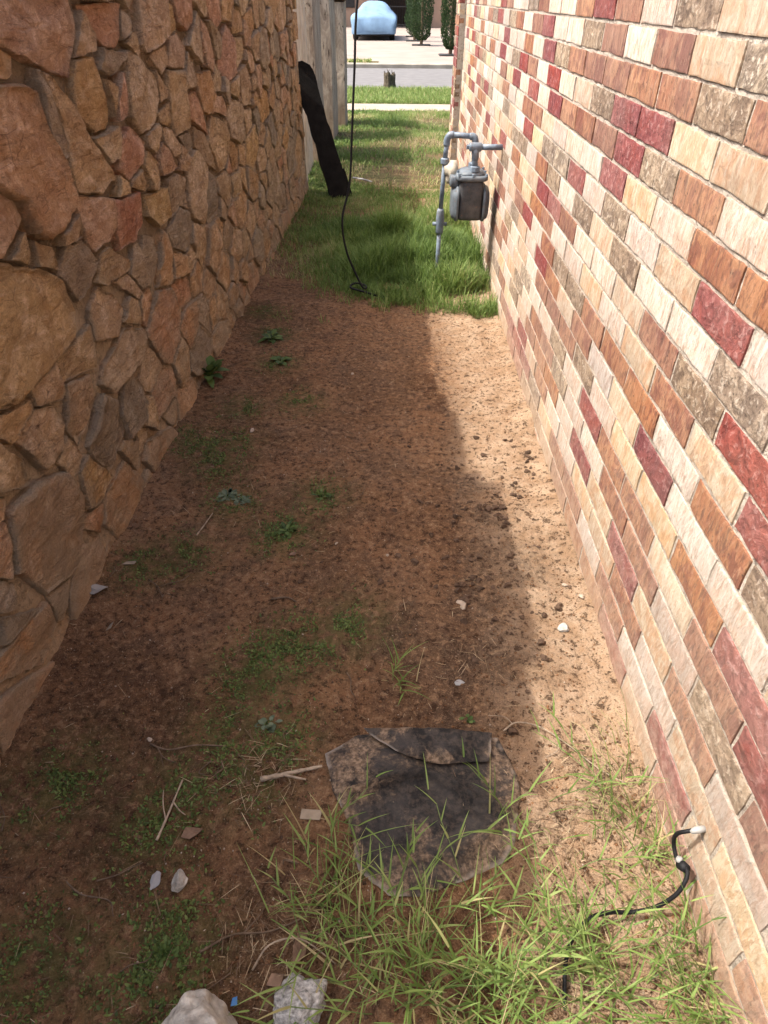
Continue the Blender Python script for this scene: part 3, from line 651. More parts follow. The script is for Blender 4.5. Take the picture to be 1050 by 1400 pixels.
for si,(p,c) in enumerate(polys):
    q=resample(p); n=len(q); cen=q.mean(0)
    P=np.stack([q[:,0]*14,q[:,1]*14,np.full(n,si*3.7)],-1)
    q=q+.011*np.stack([fbm(P*1.6,4,1,.62),fbm(P*1.6,4,2,.62)],-1)*min(1,abs(poly_area(p))/.02+.4)
    hz=cen[1]; proud=(.034 if hz>.9 else .024 if hz>.45 else .021)*sr.uniform(.7,1.35)
    tilt=sr.randn(2)*np.array((.035,.045))
    rings=[(1.02,-.020,1),(1.0,.45,1),(.988,.88,.95),(.965,1.,.8),(.91,1.,.5),(.82,1.,.25),(.70,1.,.08),(.55,1.,0),(.38,1.,0),(.18,1.,0)]
    fac=[(lambda a_,o_,k_:(np.array((math.cos(a_),math.sin(a_))),o_,k_))(sr.uniform(0,6.28),sr.uniform(.25,.8),sr.uniform(.10,.42)) for _ in range(4)]; ext=np.abs(q-cen).max(0)
    V=[];ed=[]
    for k,(sc_,hh,e) in enumerate(rings):
        r=cen+(q-cen)*sc_
        Pn=np.stack([r[:,0]*9,r[:,1]*13,np.full(n,si*5.1)],-1)
        rough=0.
        if k>1: rough=.008*fbm(Pn,5,6,.6)+.012*(np.abs(fbm(Pn*1.2+3,3,8))-.2)+.006*np.round(2.2*fbm(Pn*.8+9,2,12))/2.2+(r-cen)@tilt-sum(np.clip(((r-cen)/ext)@d_-o_,0,None)*k_*.05 for d_,o_,k_ in fac)
        h=proud*hh+ (rough if k>1 else 0)*(1 if k>3 else .55)
        if k==0: h=np.full(n,-.022)
        V.append(SW(r[:,0],r[:,1],h+batter(r[:,1]))); ed.append(np.full(n,e))
    V.append(SW(cen[None,0],cen[None,1],np.array([proud+.010*fbm(np.array([[cen[0]*9,cen[1]*13,si*5.1]]),5,6,.55)[0]])+batter(cen[None,1]))); ed.append(np.zeros(1))
    V=np.concatenate(V); F=[]
    for k in range(len(rings)-1):
        for j in range(n): F.append((k*n+j,k*n+(j+1)%n,(k+1)*n+(j+1)%n,(k+1)*n+j))
    k=len(rings)-1
    for j in range(n): F.append((k*n+j,k*n+(j+1)%n,len(V)-1))
    o_=V[-1].copy()
    sm=1.0 if hz<.75 else .55
    me=rawmesh('stone',V-o_,F,[M['stone']],True,{'edge':np.concatenate(ed)*sm})
    me.set_sharp_from_angle(angle=R(32))
    o=obj('stone',me,None,o_.tolist()); spart(o)
    v=sr.uniform(.88,1.14); g_=.38; cc_=[(c[k]*(1-g_)+(.32,.24,.155)[k]*g_)*v*(1.66,1.72,1.74)[k] for k in range(3)]; f_=min(1,.56/cc_[0]); o.color=tuple(q_*f_ for q_ in cc_)+(1,); nst+=1
print('stones',nst)

# ------------------------------------------------------------------ grass and ground cover
def blades(name,base,h,w,az,lean,curl,tint,mat,seg=4,kind='stuff',label=None,cat=None):
    n=len(base); V=np.zeros((n,2*seg+1,3),np.float32); p=np.array(base,float).copy()
    d=np.stack([np.cos(az),np.sin(az)],-1); sd_=np.stack([-np.sin(az),np.cos(az),0*az],-1)
    prof=[.75,1,.9,.7,.45,.3]
    for k in range(seg+1):
        ww=w*(prof[min(k,5)] if k<seg else 0)
        if k<seg:
            V[:,2*k]=p-sd_*ww[:,None]/2; V[:,2*k+1]=p+sd_*ww[:,None]/2
        else: V[:,2*seg]=p
        ph=lean+curl*((k+.5)/seg); st=h/seg
        p=p+np.concatenate([d*(np.sin(ph)*st)[:,None],(np.cos(ph)*st)[:,None]],-1)
        p[:,2]=np.maximum(p[:,2],np.asarray(base)[:,2]+.002)
    i=np.arange(n)[:,None]*(2*seg+1); T=[]
    for k in range(seg-1):
        T+= [i+np.array([[2*k,2*k+1,2*k+3]]),i+np.array([[2*k,2*k+3,2*k+2]])]
    T.append(i+np.array([[2*seg-2,2*seg-1,2*seg]]))
    F=np.stack(T,1).reshape(-1,3)
    me=rawmesh(name,V.reshape(-1,3),F,[mat],True,{'tint':np.repeat(tint,2*seg+1)})
    return tag(obj(name,me),label,cat,kind=kind)
gr=np.random.RandomState(77)
# lawn and the lush patch around the gas meter
def lawn_z(x,y):
    P=np.stack([x,y,0*x],-1); return np.where(y<6.9,ground_z(x,y),.02*fbm(P*1.2,3,7)+.01*fbm(P*6,3,8)-.012)
def scatter_lawn(n,x0,x1,y0,y1,dens):
    x=gr.uniform(x0,x1,n);y=gr.uniform(y0,y1,n); k=gr.rand(n)<dens(x,y); return x[k],y[k]
def d_lawn(x,y):
    P=np.stack([x,y,0*x],-1); a=fbm(P*1.5,4,40)
    d=np.clip(.62+1.5*a+.5*np.clip((6.2-y)/.6,0,1)*np.clip((x+.2)/.3,0,1),.05,1)
    bare=gauss(x,y,[(.25,7.3,.9),(-.05,7.4,.8),(.5,7.1,.6),(-.4,9.0,.7),(.1,9.2,.6),(.3,6.5,.35)],.45)
    d=d*(1-.7*np.clip(bare*(1.1+a),0,1))
    front=np.clip((y-3.74-.2*np.sin(x*5)+.75*fbm(P*4.5,3,71)-.35*np.clip(-x-.05,0,1)*1.2)/.35,0,1)
    left=np.clip(1.1-np.clip(-x-.15,0,1)*1.6*np.clip((6.2-y)/1.5,0,1),.12,1)
    return d*front*left
x,y=scatter_lawn(95000,-.95,.63,3.6,7.2,d_lawn)
lush=np.clip(gauss(x,y,[(.35,4.6,1.2),(.15,5.0,1.2),(.45,5.4,1.2),(.5,4.2,.8),(0,5.4,.8),(-.1,4.6,.7)],.55),0,1)
h=(.035+.11*lush*(1+.9*vnoise(np.stack([x*5,y*5,0*x],-1),61)))*gr.uniform(.4,1.4,len(x))
P=np.stack([x,y,0*x],-1)
dry=np.clip(.56-.2*lush+.6*fbm(P*2.2,3,50)+gr.randn(len(x))*.2-.02,0,1); 
blades('lush_grass',np.stack([x,y,lawn_z(x,y)-.004],-1),h,gr.uniform(.0022,.0042,len(x))*(1+.5*lush),gr.uniform(0,6.283,len(x)),gr.uniform(.05,.5,len(x)),gr.uniform(.2,1.3,len(x)),dry,M['grass'],4,label='thick green grass growing round the gas meter',cat='grass')
x,y=scatter_lawn(150000,-2.6,2.6,7.0,12.4,lambda x,y:d_lawn(x,y)*np.where((x>.5)&(y<7.7),0,1))
P=np.stack([x,y,0*x],-1)
h=.055*gr.uniform(.4,1.4,len(x)); tint=np.clip(.58+.8*fbm(P*1.8,3,50)+.35*gauss(x,y,[(.25,7.3,.9),(-.05,7.4,.8),(.5,7.1,.6)],.5)+gr.randn(len(x))*.2,0,1)
blades('lawn_grass',np.stack([x,y,lawn_z(x,y)-.004],-1),h,gr.uniform(.004,.007,len(x)),gr.uniform(0,6.283,len(x)),gr.uniform(.05,.6,len(x)),gr.uniform(.2,1.2,len(x)),tint,M['grass'],3,label='patchy green lawn grass in front of the house',cat='grass')
x=gr.uniform(-6,7,90000);y=gr.uniform(13.22,15.42,90000)
h=.09*gr.uniform(.4,1.5,len(x))
blades('verge_grass',np.stack([x,y,0*x-.01],-1),h,gr.uniform(.006,.010,len(x)),gr.uniform(0,6.283,len(x)),gr.uniform(.05,.5,len(x)),gr.uniform(.2,1.,len(x)),np.clip(.58+gr.randn(len(x))*.16,0,1),M['grass'],3,label='bright green grass strip between sidewalk and road',cat='grass')
x=gr.uniform(-8,-.6,5000);y=gr.uniform(21.3,21.9,5000)
blades('kerbside_grass',np.stack([x,y,0*x+.04],-1),.08*gr.uniform(.4,1.3,len(x)),np.full(len(x),.02),gr.uniform(0,6.283,len(x)),gr.uniform(.05,.5,len(x)),gr.uniform(.2,1.,len(x)),np.clip(.7+gr.randn(len(x))*.2,0,1),M['grass'],3,label='thin dry grass along the far kerb of the road',cat='grass')
# foreground crab grass: runners with alternate leaves
B=[];H_=[];W_=[];A_=[];L_=[];C_=[];T_=[]
def blade(p,h,w,a,l,c,t): B.append(p);H_.append(h);W_.append(w);A_.append(a);L_.append(l);C_.append(c);T_.append(t)
stems=MB()
for ci,(cx,cy) in enumerate(GRASSC):
    if .44<cx<.56 and .50<cy<.58: continue
    small=cy>1.05; big=cy<.62 and cx>-.1
    ns=(4 if small else 12 if big else 8)
    if .27<cx<.36 and cy>.62: ns=7
    spr=.02 if small else .052
    for j in range(ns):
        x=cx+gr.randn()*spr; y=cy+gr.randn()*spr
        if x>.615: x=.61-gr.rand()*.05
        blade((x,y,gz(x,y)-.004),gr.uniform(.05,.19)*(.6 if small else 1),gr.uniform(.0024,.0050),gr.uniform(0,6.283),gr.uniform(.1,.9),gr.uniform(.3,1.5),np.clip(.5+gr.randn()*.2,0,.84) if gr.rand()>.2 else gr.uniform(.85,1))
    for j in range(2 if small else 5 if big else 2):
        x=cx+gr.randn()*spr; y=cy+gr.randn()*spr; a=gr.uniform(0,6.283); Ls=gr.uniform(.08,.24)*(.5 if small else 1); ph=gr.uniform(.3,1.0); P=[]; p=np.array((min(x,.6),y,gz(min(x,.6),y)))
        t0=np.clip(.5+gr.randn()*.15,.1,.82)
        for k in range(7):
            P.append(p.copy()); st=Ls/6; a+=gr.randn()*.16; ph=min(ph+gr.uniform(.0,.22),1.75)
            p=p+np.array((math.cos(a)*math.sin(ph),math.sin(a)*math.sin(ph),math.cos(ph)))*st
            p[0]=min(p[0],.622); p[2]=max(p[2],.012)
            if k>0:
                s=1 if k%2 else -1
                blade(tuple(p),gr.uniform(.035,.10),gr.uniform(.0028,.0054),a+s*gr.uniform(.3,.9),ph*.6+gr.uniform(-.2,.2),gr.uniform(.3,1.1),np.clip(t0+gr.randn()*.12,0,.86))
        stems.tube(P,[.0011]*len(P),4,False)
blades('weedy_grass',np.array(B),np.array(H_),np.array(W_),np.array(A_),np.array(L_),np.array(C_),np.array(T_),M['grass'],6,label='long bright crabgrass sprawling over the ground at the bottom right',cat='grass')
gs=mat_grass('grass_stems',[(0.,(.12,.17,.05)),(1.,(.12,.17,.05))],.1)
tag(stems.build('weedy_grass_stems',gs,None,True),'thin runner stems of the sprawling crabgrass','grass',kind='stuff')
# tall single blades by the shadow edge and against the bricks
B=[];H_=[];W_=[];A_=[];L_=[];C_=[];T_=[]
for (cx,cy,n,hh) in [(.555,.83,24,.20),(.575,.72,22,.19),(.60,.54,12,.22),(.60,.47,14,.22),(.06,1.13,5,.12),(.585,.93,9,.13),(.60,.40,18,.24),(-.12,.58,20,.17),(-.06,.50,18,.18),(.10,.46,18,.2),(.25,.44,15,.2),(.42,.42,12,.17),(.19,.36,15,.18)]:
    for j in range(n):
        x=min(cx+gr.randn()*.03,.618);y=cy+gr.randn()*.035
        blade((x,y,gz(x,y)-.004),hh*gr.uniform(.5,1.2),gr.uniform(.002,.0042),gr.uniform(1.7,4.6) if x>.5 else gr.uniform(0,6.283),gr.uniform(.05,.5),gr.uniform(.4,2.0),np.clip(.46+gr.randn()*.2,0,.84) if gr.rand()>.15 else gr.uniform(.85,1))
blades('tall_grass_blades',np.array(B),np.array(H_),np.array(W_),np.array(A_),np.array(L_),np.array(C_),np.array(T_),M['grass'],8,label='tall arching grass blades against the foot of the brick wall',cat='grass')
# dry straw
n=700; ks=gr.randint(len(STRAW),size=n); S_=np.array(STRAW)[ks]; x=S_[:,0]+gr.randn(n)*.06; y=S_[:,1]+gr.randn(n)*.05
x2=gr.uniform(-.95,.6,900); y2=.35+3.2*gr.rand(900)**1.5; x=np.concatenate([x,x2]);y=np.concatenate([y,y2])
x=np.minimum(x,.6); m=len(x)
blades('dry_straw',np.stack([x,y,ground_z(x,y)+.006],-1),gr.uniform(.012,.06,m)*gr.uniform(.5,1.1,m),gr.uniform(.0006,.0017,m),gr.uniform(0,6.283,m),gr.uniform(1.25,1.6,m),gr.uniform(-.15,.3,m),np.clip(gr.uniform(0,1,m)**2.2,0,1),M['straw'],4,label='bits of dry straw and rootlets strewn over the dirt',cat='straw')
# moss and tiny ground cover
n=20000; ks=gr.randint(len(MOSS),size=n); S_=np.array(MOSS)[ks]; x=S_[:,0]+gr.randn(n)*.045; y=S_[:,1]+gr.randn(n)*.06
k=vnoise(np.stack([x*22,y*22,0*x],-1),5)>-.15; x,y=x[k],y[k]; k=(x>-.97+.025*y)&(x<.6); x,y=x[k],y[k]; m=len(x)
blades('ground_cover',np.stack([x,y,ground_z(x,y)],-1),gr.uniform(.004,.014,m),gr.uniform(.0025,.006,m),gr.uniform(0,6.283,m),gr.uniform(.3,1.2,m),gr.uniform(0,.6,m),gr.rand(m),M['moss'],3,label='low mossy ground cover in patches on the dirt',cat='ground cover')
# grit and crumbs
def crumbs(name,x,y,r,mat,label,cat,kind='stuff',sink=.25):
    base=np.array([(1,0,0),(-1,0,0),(0,1,0),(0,-1,0),(0,0,1),(0,0,-1)],float)
    f=np.array([(0,2,4),(2,1,4),(1,3,4),(3,0,4),(2,0,5),(1,2,5),(3,1,5),(0,3,5)])
    n=len(x); V=base[None]*(r[:,None,None]*gr.uniform(.55,1.25,(n,6,1))); a=gr.uniform(0,6.28,n); ca,sa=np.cos(a)[:,None],np.sin(a)[:,None]
    V=np.stack([V[:,:,0]*ca-V[:,:,1]*sa,V[:,:,0]*sa+V[:,:,1]*ca,V[:,:,2]*.75+.25*V[:,:,0]],-1)
    V=V+np.stack([x,y,ground_z(x,y)+r*sink],-1)[:,None]
    F=(np.arange(n)[:,None,None]*6+f[None]).reshape(-1,3)
    return tag(obj(name,rawmesh(name,V.reshape(-1,3),F,[mat],False)),label,cat,kind=kind)
n=34000; y=.3+3.6*gr.rand(n)**1.7; x=gr.uniform(-.98,.625,n)
crumbs('soil_crumbs',x,y,.001+.0045*gr.rand(n)**4,M['grit'],'fine crumbs of reddish soil covering the path','soil')
n=4200; y=.3+3.6*gr.rand(n)**1.4; x=gr.uniform(-.98,.625,n); k=vnoise(np.stack([x*7,y*7,0*x],-1),88)+.8*gr.rand(n)>.35; x,y=x[k],y[k]; n=len(x)
crumbs('dark_crumbs',x,y,.0013+.0042*gr.rand(n)**2.5,M['clod'],'tiny dark crumbs scattered over the path','soil')
n=1500; y=.3+3.6*gr.rand(n)**1.5; x=gr.uniform(-.98,.625,n)
crumbs('pale_grit',x,y,.001+.0032*gr.rand(n)**3,M['pale'],'tiny pale stone grit scattered over the path','grit')

# ------------------------------------------------------------------ clods, pebbles, rocks
def rock_mesh(name,seed,mat,sub=2,rough=.35,flat=.7,cuts=0):
    import bmesh
    bm=bmesh.new(); bmesh.ops.create_icosphere(bm,subdivisions=sub,radius=1)
    V=np.array([v.co[:] for v in bm.verts]); r=np.random.RandomState(seed)
    for k in range(cuts):
        n=r.randn(3); n/=np.linalg.norm(n); d=r.uniform(.5,.8); e=V@n-d; V=V-np.clip(e,0,None)[:,None]*n
    V=V*(1+rough*fbm(V*1.6+seed*7,3,seed)[:,None]+.12*rough*fbm(V*7+seed,3,seed)[:,None]); V[:,2]*=flat
    for v,c in zip(bm.verts,V): v.co=c
    me=bpy.data.meshes.new(name); bm.to_mesh(me); bm.free(); me.materials.append(mat)
    if sub>2: me.polygons.foreach_set('use_smooth',np.ones(len(me.polygons),bool))
    return me
cm=[rock_mesh('dirt_clod',k,M['clod'],2,.9,.7,4) for k in range(8)]
for i,(x,y) in enumerate(CLODS):
    s=.0045+.0078*gr.rand()**1.4
    o=obj('dirt_clod',cm[i%8],None,(x,y,gz(x,y)+s*.45),(gr.uniform(-.3,.3),gr.uniform(-.3,.3),gr.uniform(0,6.28)),(s*gr.uniform(.9,1.7),s,s))
    tag(o,'small dark clod of soil lying on the bare dirt path','clod','dark clods scattered near the shadow edge')
pm=[rock_mesh('pale_pebble',40+k,M['pale'],3,.5,.7,7) for k in range(3)]
PL=['pale pebble, farther of a pair among the clods in the shade','pale pebble, nearer of a pair among the clods in the shade','white pebble lying against the foot of the brick wall','small white pebble just beyond the one against the brick wall','lone pale pebble far up the bare path below the grass','white chip of stone on the dirt beside the mossy patch','tiny pale pebble on the dark dirt at the left','small pale pebble in the middle of the path','small pale pebble right of the middle of the path']
for i,(x,y) in enumerate(PALE):
    s=[.011,.012,.010,.008,.008,.011,.006,.006,.006][i]
    tag(obj('pebble',pm[i%3],None,(x,y,gz(x,y)+s*.4),(0,0,i),(s*1.3,s,s)),PL[i],'pebble')
def rock(name,x,y,s,mat,label,seed,dz=.35,sub=4,cuts=9,flat=.7,rot=0,rough=.3):
    me=rock_mesh(name,seed,mat,sub,rough,flat,cuts)
    return tag(obj(name,me,None,(x,y,gz(x,y)+s[2]*dz),(0,0,rot),s),label,'rock')
rock('rock',-.43,.596,(.021,.030,.026),M['white_rock'],'white chalky stone lying on the dark dirt at lower left',61)
rock('rock',-.485,.598,(.011,.022,.008),M['slate'],'thin grey stone chip beside the white chalky stone',62,.5)
rock('rock',-.322,.325,(.075,.062,.13),M['white_rock'],'large pale rock poking into the bottom edge of the picture',63,.5,5,9,1.,0,.38)
rock('rock',-.15,.365,(.066,.055,.055),M['speck_rock'],'grey speckled rock at the bottom edge beside the grass',64,.5,5,8,.9,.4,.45)
rock('rock',.527,1.322,(.018,.024,.018),M['white_rock'],'whitish lump of stone on the sunlit dirt near the brick wall',65)
rock('rock',.203,1.116,(.014,.010,.007),M['slate'],'small flat grey stone in the shade beside the shadow edge',66,.5,3,5)

# ------------------------------------------------------------------ broad-leaved weeds
def weed(name,x,y,n,L,w,mat,label,rise=(.5,1.3),seed=0,h0=.0):
    r=np.random.RandomState(seed); E=empty(name,(x,y,gz(x,y)),label,'weed'); 
    for k in range(n):
        a=k*2.399+r.randn()*.3; e=r.uniform(*rise); l=L*r.uniform(.6,1.15); wd=w*r.uniform(.75,1.2)
        d=np.array((math.cos(a)*math.sin(e),math.sin(a)*math.sin(e),math.cos(e))); sd_=np.array((-math.sin(a),math.cos(a),0)); up=np.cross(d,sd_)*-1
        base=np.array((r.randn()*.006,r.randn()*.006,h0*r.rand())); V=[];F=[]
        pr=[.12,.2,.75,1,.85,.45,.05]; tt=[0,.3,.45,.6,.75,.9,1]
        for q,t in zip(pr,tt):
            c=base+d*l*t+np.array((0,0,-.35*l*t*t*math.sin(e)))
            V+=[c-sd_*wd*q/2+np.array((0,0,.12*wd*q)),c,c+sd_*wd*q/2+np.array((0,0,.12*wd*q))]
        V=[(p[0],p[1],max(p[2],.003)) for p in V]
        for i in range(len(pr)-1):
            for j in (0,1): F.append((3*i+j,3*i+j+1,3*i+4+j,3*i+3+j))
        me=rawmesh('leaf',V,F,[mat],True,{'tint':np.full(len(V),r.rand())}); obj('leaf',me,E)
    st=MB().tube([(0,0,-.01),(0,0,.008),(.002,.001,.012+h0)],[.003,.0025,.0015],6); st.build('stem',M['leafdark'],E)
    return E
weed('weed',-.875,2.885,26,.12,.045,M['leafdark'],'dark leafy weed growing at the foot of the stone wall',(.5,1.45),1,.03)
weed('weed',-.641,3.371,20,.085,.03,M['leafdark'],'dark green leafy weed, farthest of the weeds on the path',(.9,1.5),2,.015)
weed('weed',-.554,3.085,17,.07,.026,M['leafdark'],'dark weed just in front of the farthest weed',(.9,1.5),3,.01)
weed('weed',-.600,1.955,34,.05,.015,M['leafgrey'],'flat grey-green weed rosette on the dirt',(1.1,1.5),4)
weed('weed',-.545,1.93,28,.045,.013,M['leafgrey'],'smaller grey-green weed close beside the grey-green rosette',(1.1,1.5),41)
weed('weed',-.248,1.962,18,.045,.012,M['leafdark'],'small bright weed seedling in the middle of the path',(.3,1.3),5)
weed('weed',-.351,1.759,34,.05,.013,M['leafdark'],'low spreading green weed nearer than the seedling',(.7,1.5),6)
weed('weed',-.305,.986,18,.04,.014,M['leafgrey'],'small blue-green weed above the twigs',(.6,1.4),7)
weed('weed',-.424,.468,60,.022,.007,M['leafdark'],'round cushion of tiny green leaves at the lower left',(.2,1.5),8)
weed('weed',.215,1.0,7,.022,.010,M['leafdark'],'tiny two-leaved seedling above the dark fabric',(.5,1.3),9)

# ------------------------------------------------------------------ sticks, twigs, litter
def stick(name,pts,r,mat,label,cat='twig',branches=()):
    P=spline([(x,y,gz(x,y)+z) for x,y,z in pts],5); m=MB()
    rr=[r*(1-.45*i/len(P))*(1+.15*math.sin(i*2.1)) for i in range(len(P))]
    if not branches:
        return tag(m.tube(P,rr,7).build(name,mat,None,True),label,cat)
    E=empty(name,(pts[0][0],pts[0][1],0),label,cat)
    o=m.tube(P,rr,7).build('main_stem',mat,E,True); o.matrix_parent_inverse=Matrix.Translation((-pts[0][0],-pts[0][1],0))
    for bp in branches:
        Q=spline([(x,y,gz(x,y)+z) for x,y,z in bp],4)
        o=MB().tube(Q,[r*.6*(1-.5*i/len(Q)) for i in range(len(Q))],6).build('side_shoot',mat,E,True); o.matrix_parent_inverse=Matrix.Translation((-pts[0][0],-pts[0][1],0))
    return E
stick('stick',[(-.295,.825,.008),(-.25,.835,.010),(-.20,.848,.010),(-.150,.858,.014)],.0065,M['palewood'],'broken pale stick pointing at the dark fabric','stick',[[(-.24,.836,.012),(-.21,.825,.02),(-.185,.822,.016)]])
stick('twig',[(-.505,.684,.004),(-.495,.74,.008),(-.483,.826,.006)],.0034,M['palewood'],'forked pale twig on the dark dirt',branches=[[(-.497,.73,.008),(-.51,.76,.012),(-.522,.80,.008)],[(-.49,.77,.008),(-.47,.75,.010),(-.455,.742,.006)]])
stick('twig',[(-.591,.924,.006),(-.54,.905,.012),(-.47,.915,.012),(-.396,.917,.006)],.0028,M['twig'],'dark bent twig lying across the dirt above the forked twig',branches=[[(-.57,.915,.01),(-.545,.885,.01),(-.51,.872,.005)]])
stick('twig',[(-.68,.60,.004),(-.63,.57,.006),(-.57,.56,.006),(-.55,.53,.004)],.0022,M['twig'],'thin dark twig at far lower left of the dirt')
stick('twig',[(-.36,.47,.004),(-.30,.50,.01),(-.22,.505,.012),(-.13,.545,.006)],.0026,M['twig'],'long dark twig running into the grass',branches=[[(-.28,.50,.01),(-.25,.53,.015),(-.24,.56,.006)]])
stick('twig',[(-.25,.44,.01),(-.22,.475,.03),(-.16,.485,.035),(-.09,.452,.012)],.0022,M['palewood'],'bent dry grass stalk arching beside the speckled rock')
stick('twig',[(.305,.972,.012),(.34,.99,.022),(.40,.98,.02),(.46,.93,.016),(.52,.86,.02),(.57,.82,.03)],.0022,M['palewood'],'pale dry runner trailing from the fabric to the brick wall',branches=[[(.33,.985,.02),(.31,1.01,.015),(.27,1.015,.01)],[(.44,.945,.016),(.43,.915,.012),(.40,.90,.006)]])
stick('twig',[(-.66,1.72,.004),(-.645,1.78,.006),(-.63,1.84,.008)],.003,M['palewood'],'short pale twig near the stone wall')
stick('twig',[(-.36,1.43,.004),(-.31,1.435,.006),(-.28,1.42,.004)],.0035,M['twig'],'short dark twig in the middle of the path')
tr=np.random.RandomState(6)
for k in range(26):
    x=tr.uniform(-.9,.1);y=.4+2.2*tr.rand()**1.4;a=tr.uniform(0,6.28);L=tr.uniform(.03,.10)
    pts=[(x+math.cos(a)*L*t+tr.randn()*.006,y+math.sin(a)*L*t+tr.randn()*.006,.004+.005*tr.rand()) for t in (0,.35,.7,1)]
    o=stick('rootlet',pts,tr.uniform(.0011,.0022),M['twig'],'thin dark rootlet lying loose on the dirt','rootlet'); tag(o,group='dark rootlets strewn over the shaded dirt')
def scrap(name,x,y,pts,mat,label,cat,th=.0015,rot=0,curl=.006,dz=.004):
    c,s=math.cos(rot),math.sin(rot); n=len(pts); V=[]
    for k,t in enumerate((0,th)):
        V+=[(px_*c-py_*s,px_*s+py_*c,t+curl*((i*7)%3)/2) for i,(px_,py_) in enumerate(pts)]
    V+= [(0,0,curl*.4),(0,0,th+curl*.4)]
    F=[]
    for i in range(n):
        j=(i+1)%n; F+=[(i,j,n+j,n+i),(n+i,n+j,2*n+1),(j,i,2*n)]
    me=rawmesh(name,V,F,[mat]); return tag(obj(name,me,None,(x,y,gz(x,y)+dz)),label,cat)
scrap('cardboard_scrap',-.167,.744,[(-.024,-.010),(.022,-.014),(.026,.008),(.0,.012),(-.022,.012)],M['card'],'faded scrap of tan card half under the grass','litter')
scrap('paper_scrap',-.905,1.441,[(-.05,-.012),(.0,-.02),(.03,.0),(.028,.02),(-.01,.024),(-.03,.008)],M['paper'],'crumpled grey scrap at the foot of the stone wall','litter',curl=.016)
scrap('stone_chip',-.85,1.577,[(-.024,-.005),(.02,-.006),(.024,.006),(-.01,.009)],M['card'],'narrow white chip on the dirt near the grey scrap','chip')
scrap('dead_leaf',-.432,.701,[(-.022,-.008),(.0,-.014),(.018,-.004),(.024,.012),(.004,.012),(-.014,.01)],M['deadleaf'],'curled dead leaf below the forked twig','leaf',curl=.01)
scrap('dead_leaf',-.82,1.30,[(-.008,-.012),(.008,-.006),(.01,.014),(-.004,.012)],M['card'],'small pale leaf standing near the stone wall','leaf',curl=.012)
scrap('dead_leaf',-.162,.475,[(-.012,-.03),(.012,-.01),(.014,.03),(-.006,.036),(-.014,.006)],M['deadleaf'],'brown dead leaf beside the grass clump','leaf',curl=.014)
scrap('dead_leaf',-.205,.425,[(-.016,-.008),(.012,-.012),(.018,.008),(-.008,.012)],M['deadleaf'],'dead leaf behind the speckled rock','leaf',curl=.01)
scrap('dead_leaf',-.318,1.634,[(-.012,-.006),(.010,-.008),(.014,.004),(-.006,.008)],M['deadleaf'],'small brown leaf in the middle of the dirt path','leaf',curl=.006)
scrap('plastic_scrap',-.275,.388,[(-.006,-.006),(.006,-.004),(.004,.009),(-.005,.007)],M['blue_plastic'],'tiny scrap of blue plastic behind the large pale rock','litter',curl=.003)
scrap('plastic_scrap',-.30,7.11,[(-.10,.09),(-.085,.10),(.0,.02),(.11,-.06),(.10,-.10),(.03,-.05)],M['white_plastic'],'strip of white plastic litter on the lawn by the black plank','litter',.006,0,.012,.045)

# ------------------------------------------------------------------ dark fabric sheet
def wr(x,y):
    def seg(P,w,a):
        r=np.zeros_like(x)
        for (ax,ay),(bx,by) in zip(P[:-1],P[1:]):
            L=(bx-ax)**2+(by-ay)**2; t=np.clip(((x-ax)*(bx-ax)+(y-ay)*(by-ay))/L,0,1); d=np.hypot(x-ax-t*(bx-ax),y-ay-t*(by-ay)); r=np.maximum(r,a*np.exp(-(d/w)**2))
        return r
    P=np.stack([x,y,0*x],-1)
    return seg(WRINK,.009,.030)+seg(WRINK2,.008,.012)+.008*fbm(P*14,4,3)+.010*np.abs(fbm(P*np.array([9,22,1]),4,9))+.004*np.abs(fbm(P*np.array([34,20,1]),3,19))
def cloth(name,outline,zfun,parent,th=.0012):
    q=resample(np.array(outline),.010); n=len(q); P=np.stack([q[:,0]*34,q[:,1]*34,np.full(n,len(outline))],-1)
    q=q+.004*np.stack([fbm(P,4,1,.6),fbm(P,4,4,.6)],-1); cen=q.mean(0); V=[];ed=[];rm=[]
    K=34
    for k in range(K):
        t=1-k/K; r=cen+(q-cen)*t; V.append(np.stack([r[:,0],r[:,1],zfun(r[:,0],r[:,1],t)],-1)); ed.append(np.full(n,max(0,(t-.95)/.05))); rm.append(np.full(n,t))
    V.append(np.array([[cen[0],cen[1],zfun(cen[None,0],cen[None,1],0.)[0]]])); ed.append([0]); rm.append([0]); V=np.concatenate(V); F=[]
    for k in range(K-1):
        for j in range(n): F.append((k*n+j,k*n+(j+1)%n,(k+1)*n+(j+1)%n,(k+1)*n+j))
    for j in range(n): F.append(((K-1)*n+j,(K-1)*n+(j+1)%n,len(V)-1))
    m=len(V); V2=V.copy(); V2[:,2]-=th; F2=[tuple(i+m for i in f[::-1]) for f in F]+[(j,j+m,(j+1)%n+m,(j+1)%n) for j in range(n)]
    o=obj(name,rawmesh(name,np.concatenate([V,V2]),F+F2,[M['sheet']],True,{'edge':np.concatenate([np.concatenate(ed)]*2),'rim':np.concatenate([np.concatenate(rm)]*2)*(0.8 if name=='folded_flap' else 1)}),parent)
    return o
shE=empty('fabric_sheet',(0,0,0),'torn dark dirt-covered fabric sheet lying on the ground','sheet')
cloth('sheet',SHEET,lambda x,y,t:ground_z(x,y)+.011-.0085*t**6+wr(x,y)*(1-.6*t**12)+.006*t**10*np.clip(vnoise(np.stack([x*16,y*16,0*x],-1),4),0,1),shE)
cloth('folded_flap',FLAP,lambda x,y,t:ground_z(x,y)+.026+wr(x,y)*.6+.012*(1-t**4)+.006*fbm(np.stack([x*30,y*30,0*x],-1),3,6),shE)

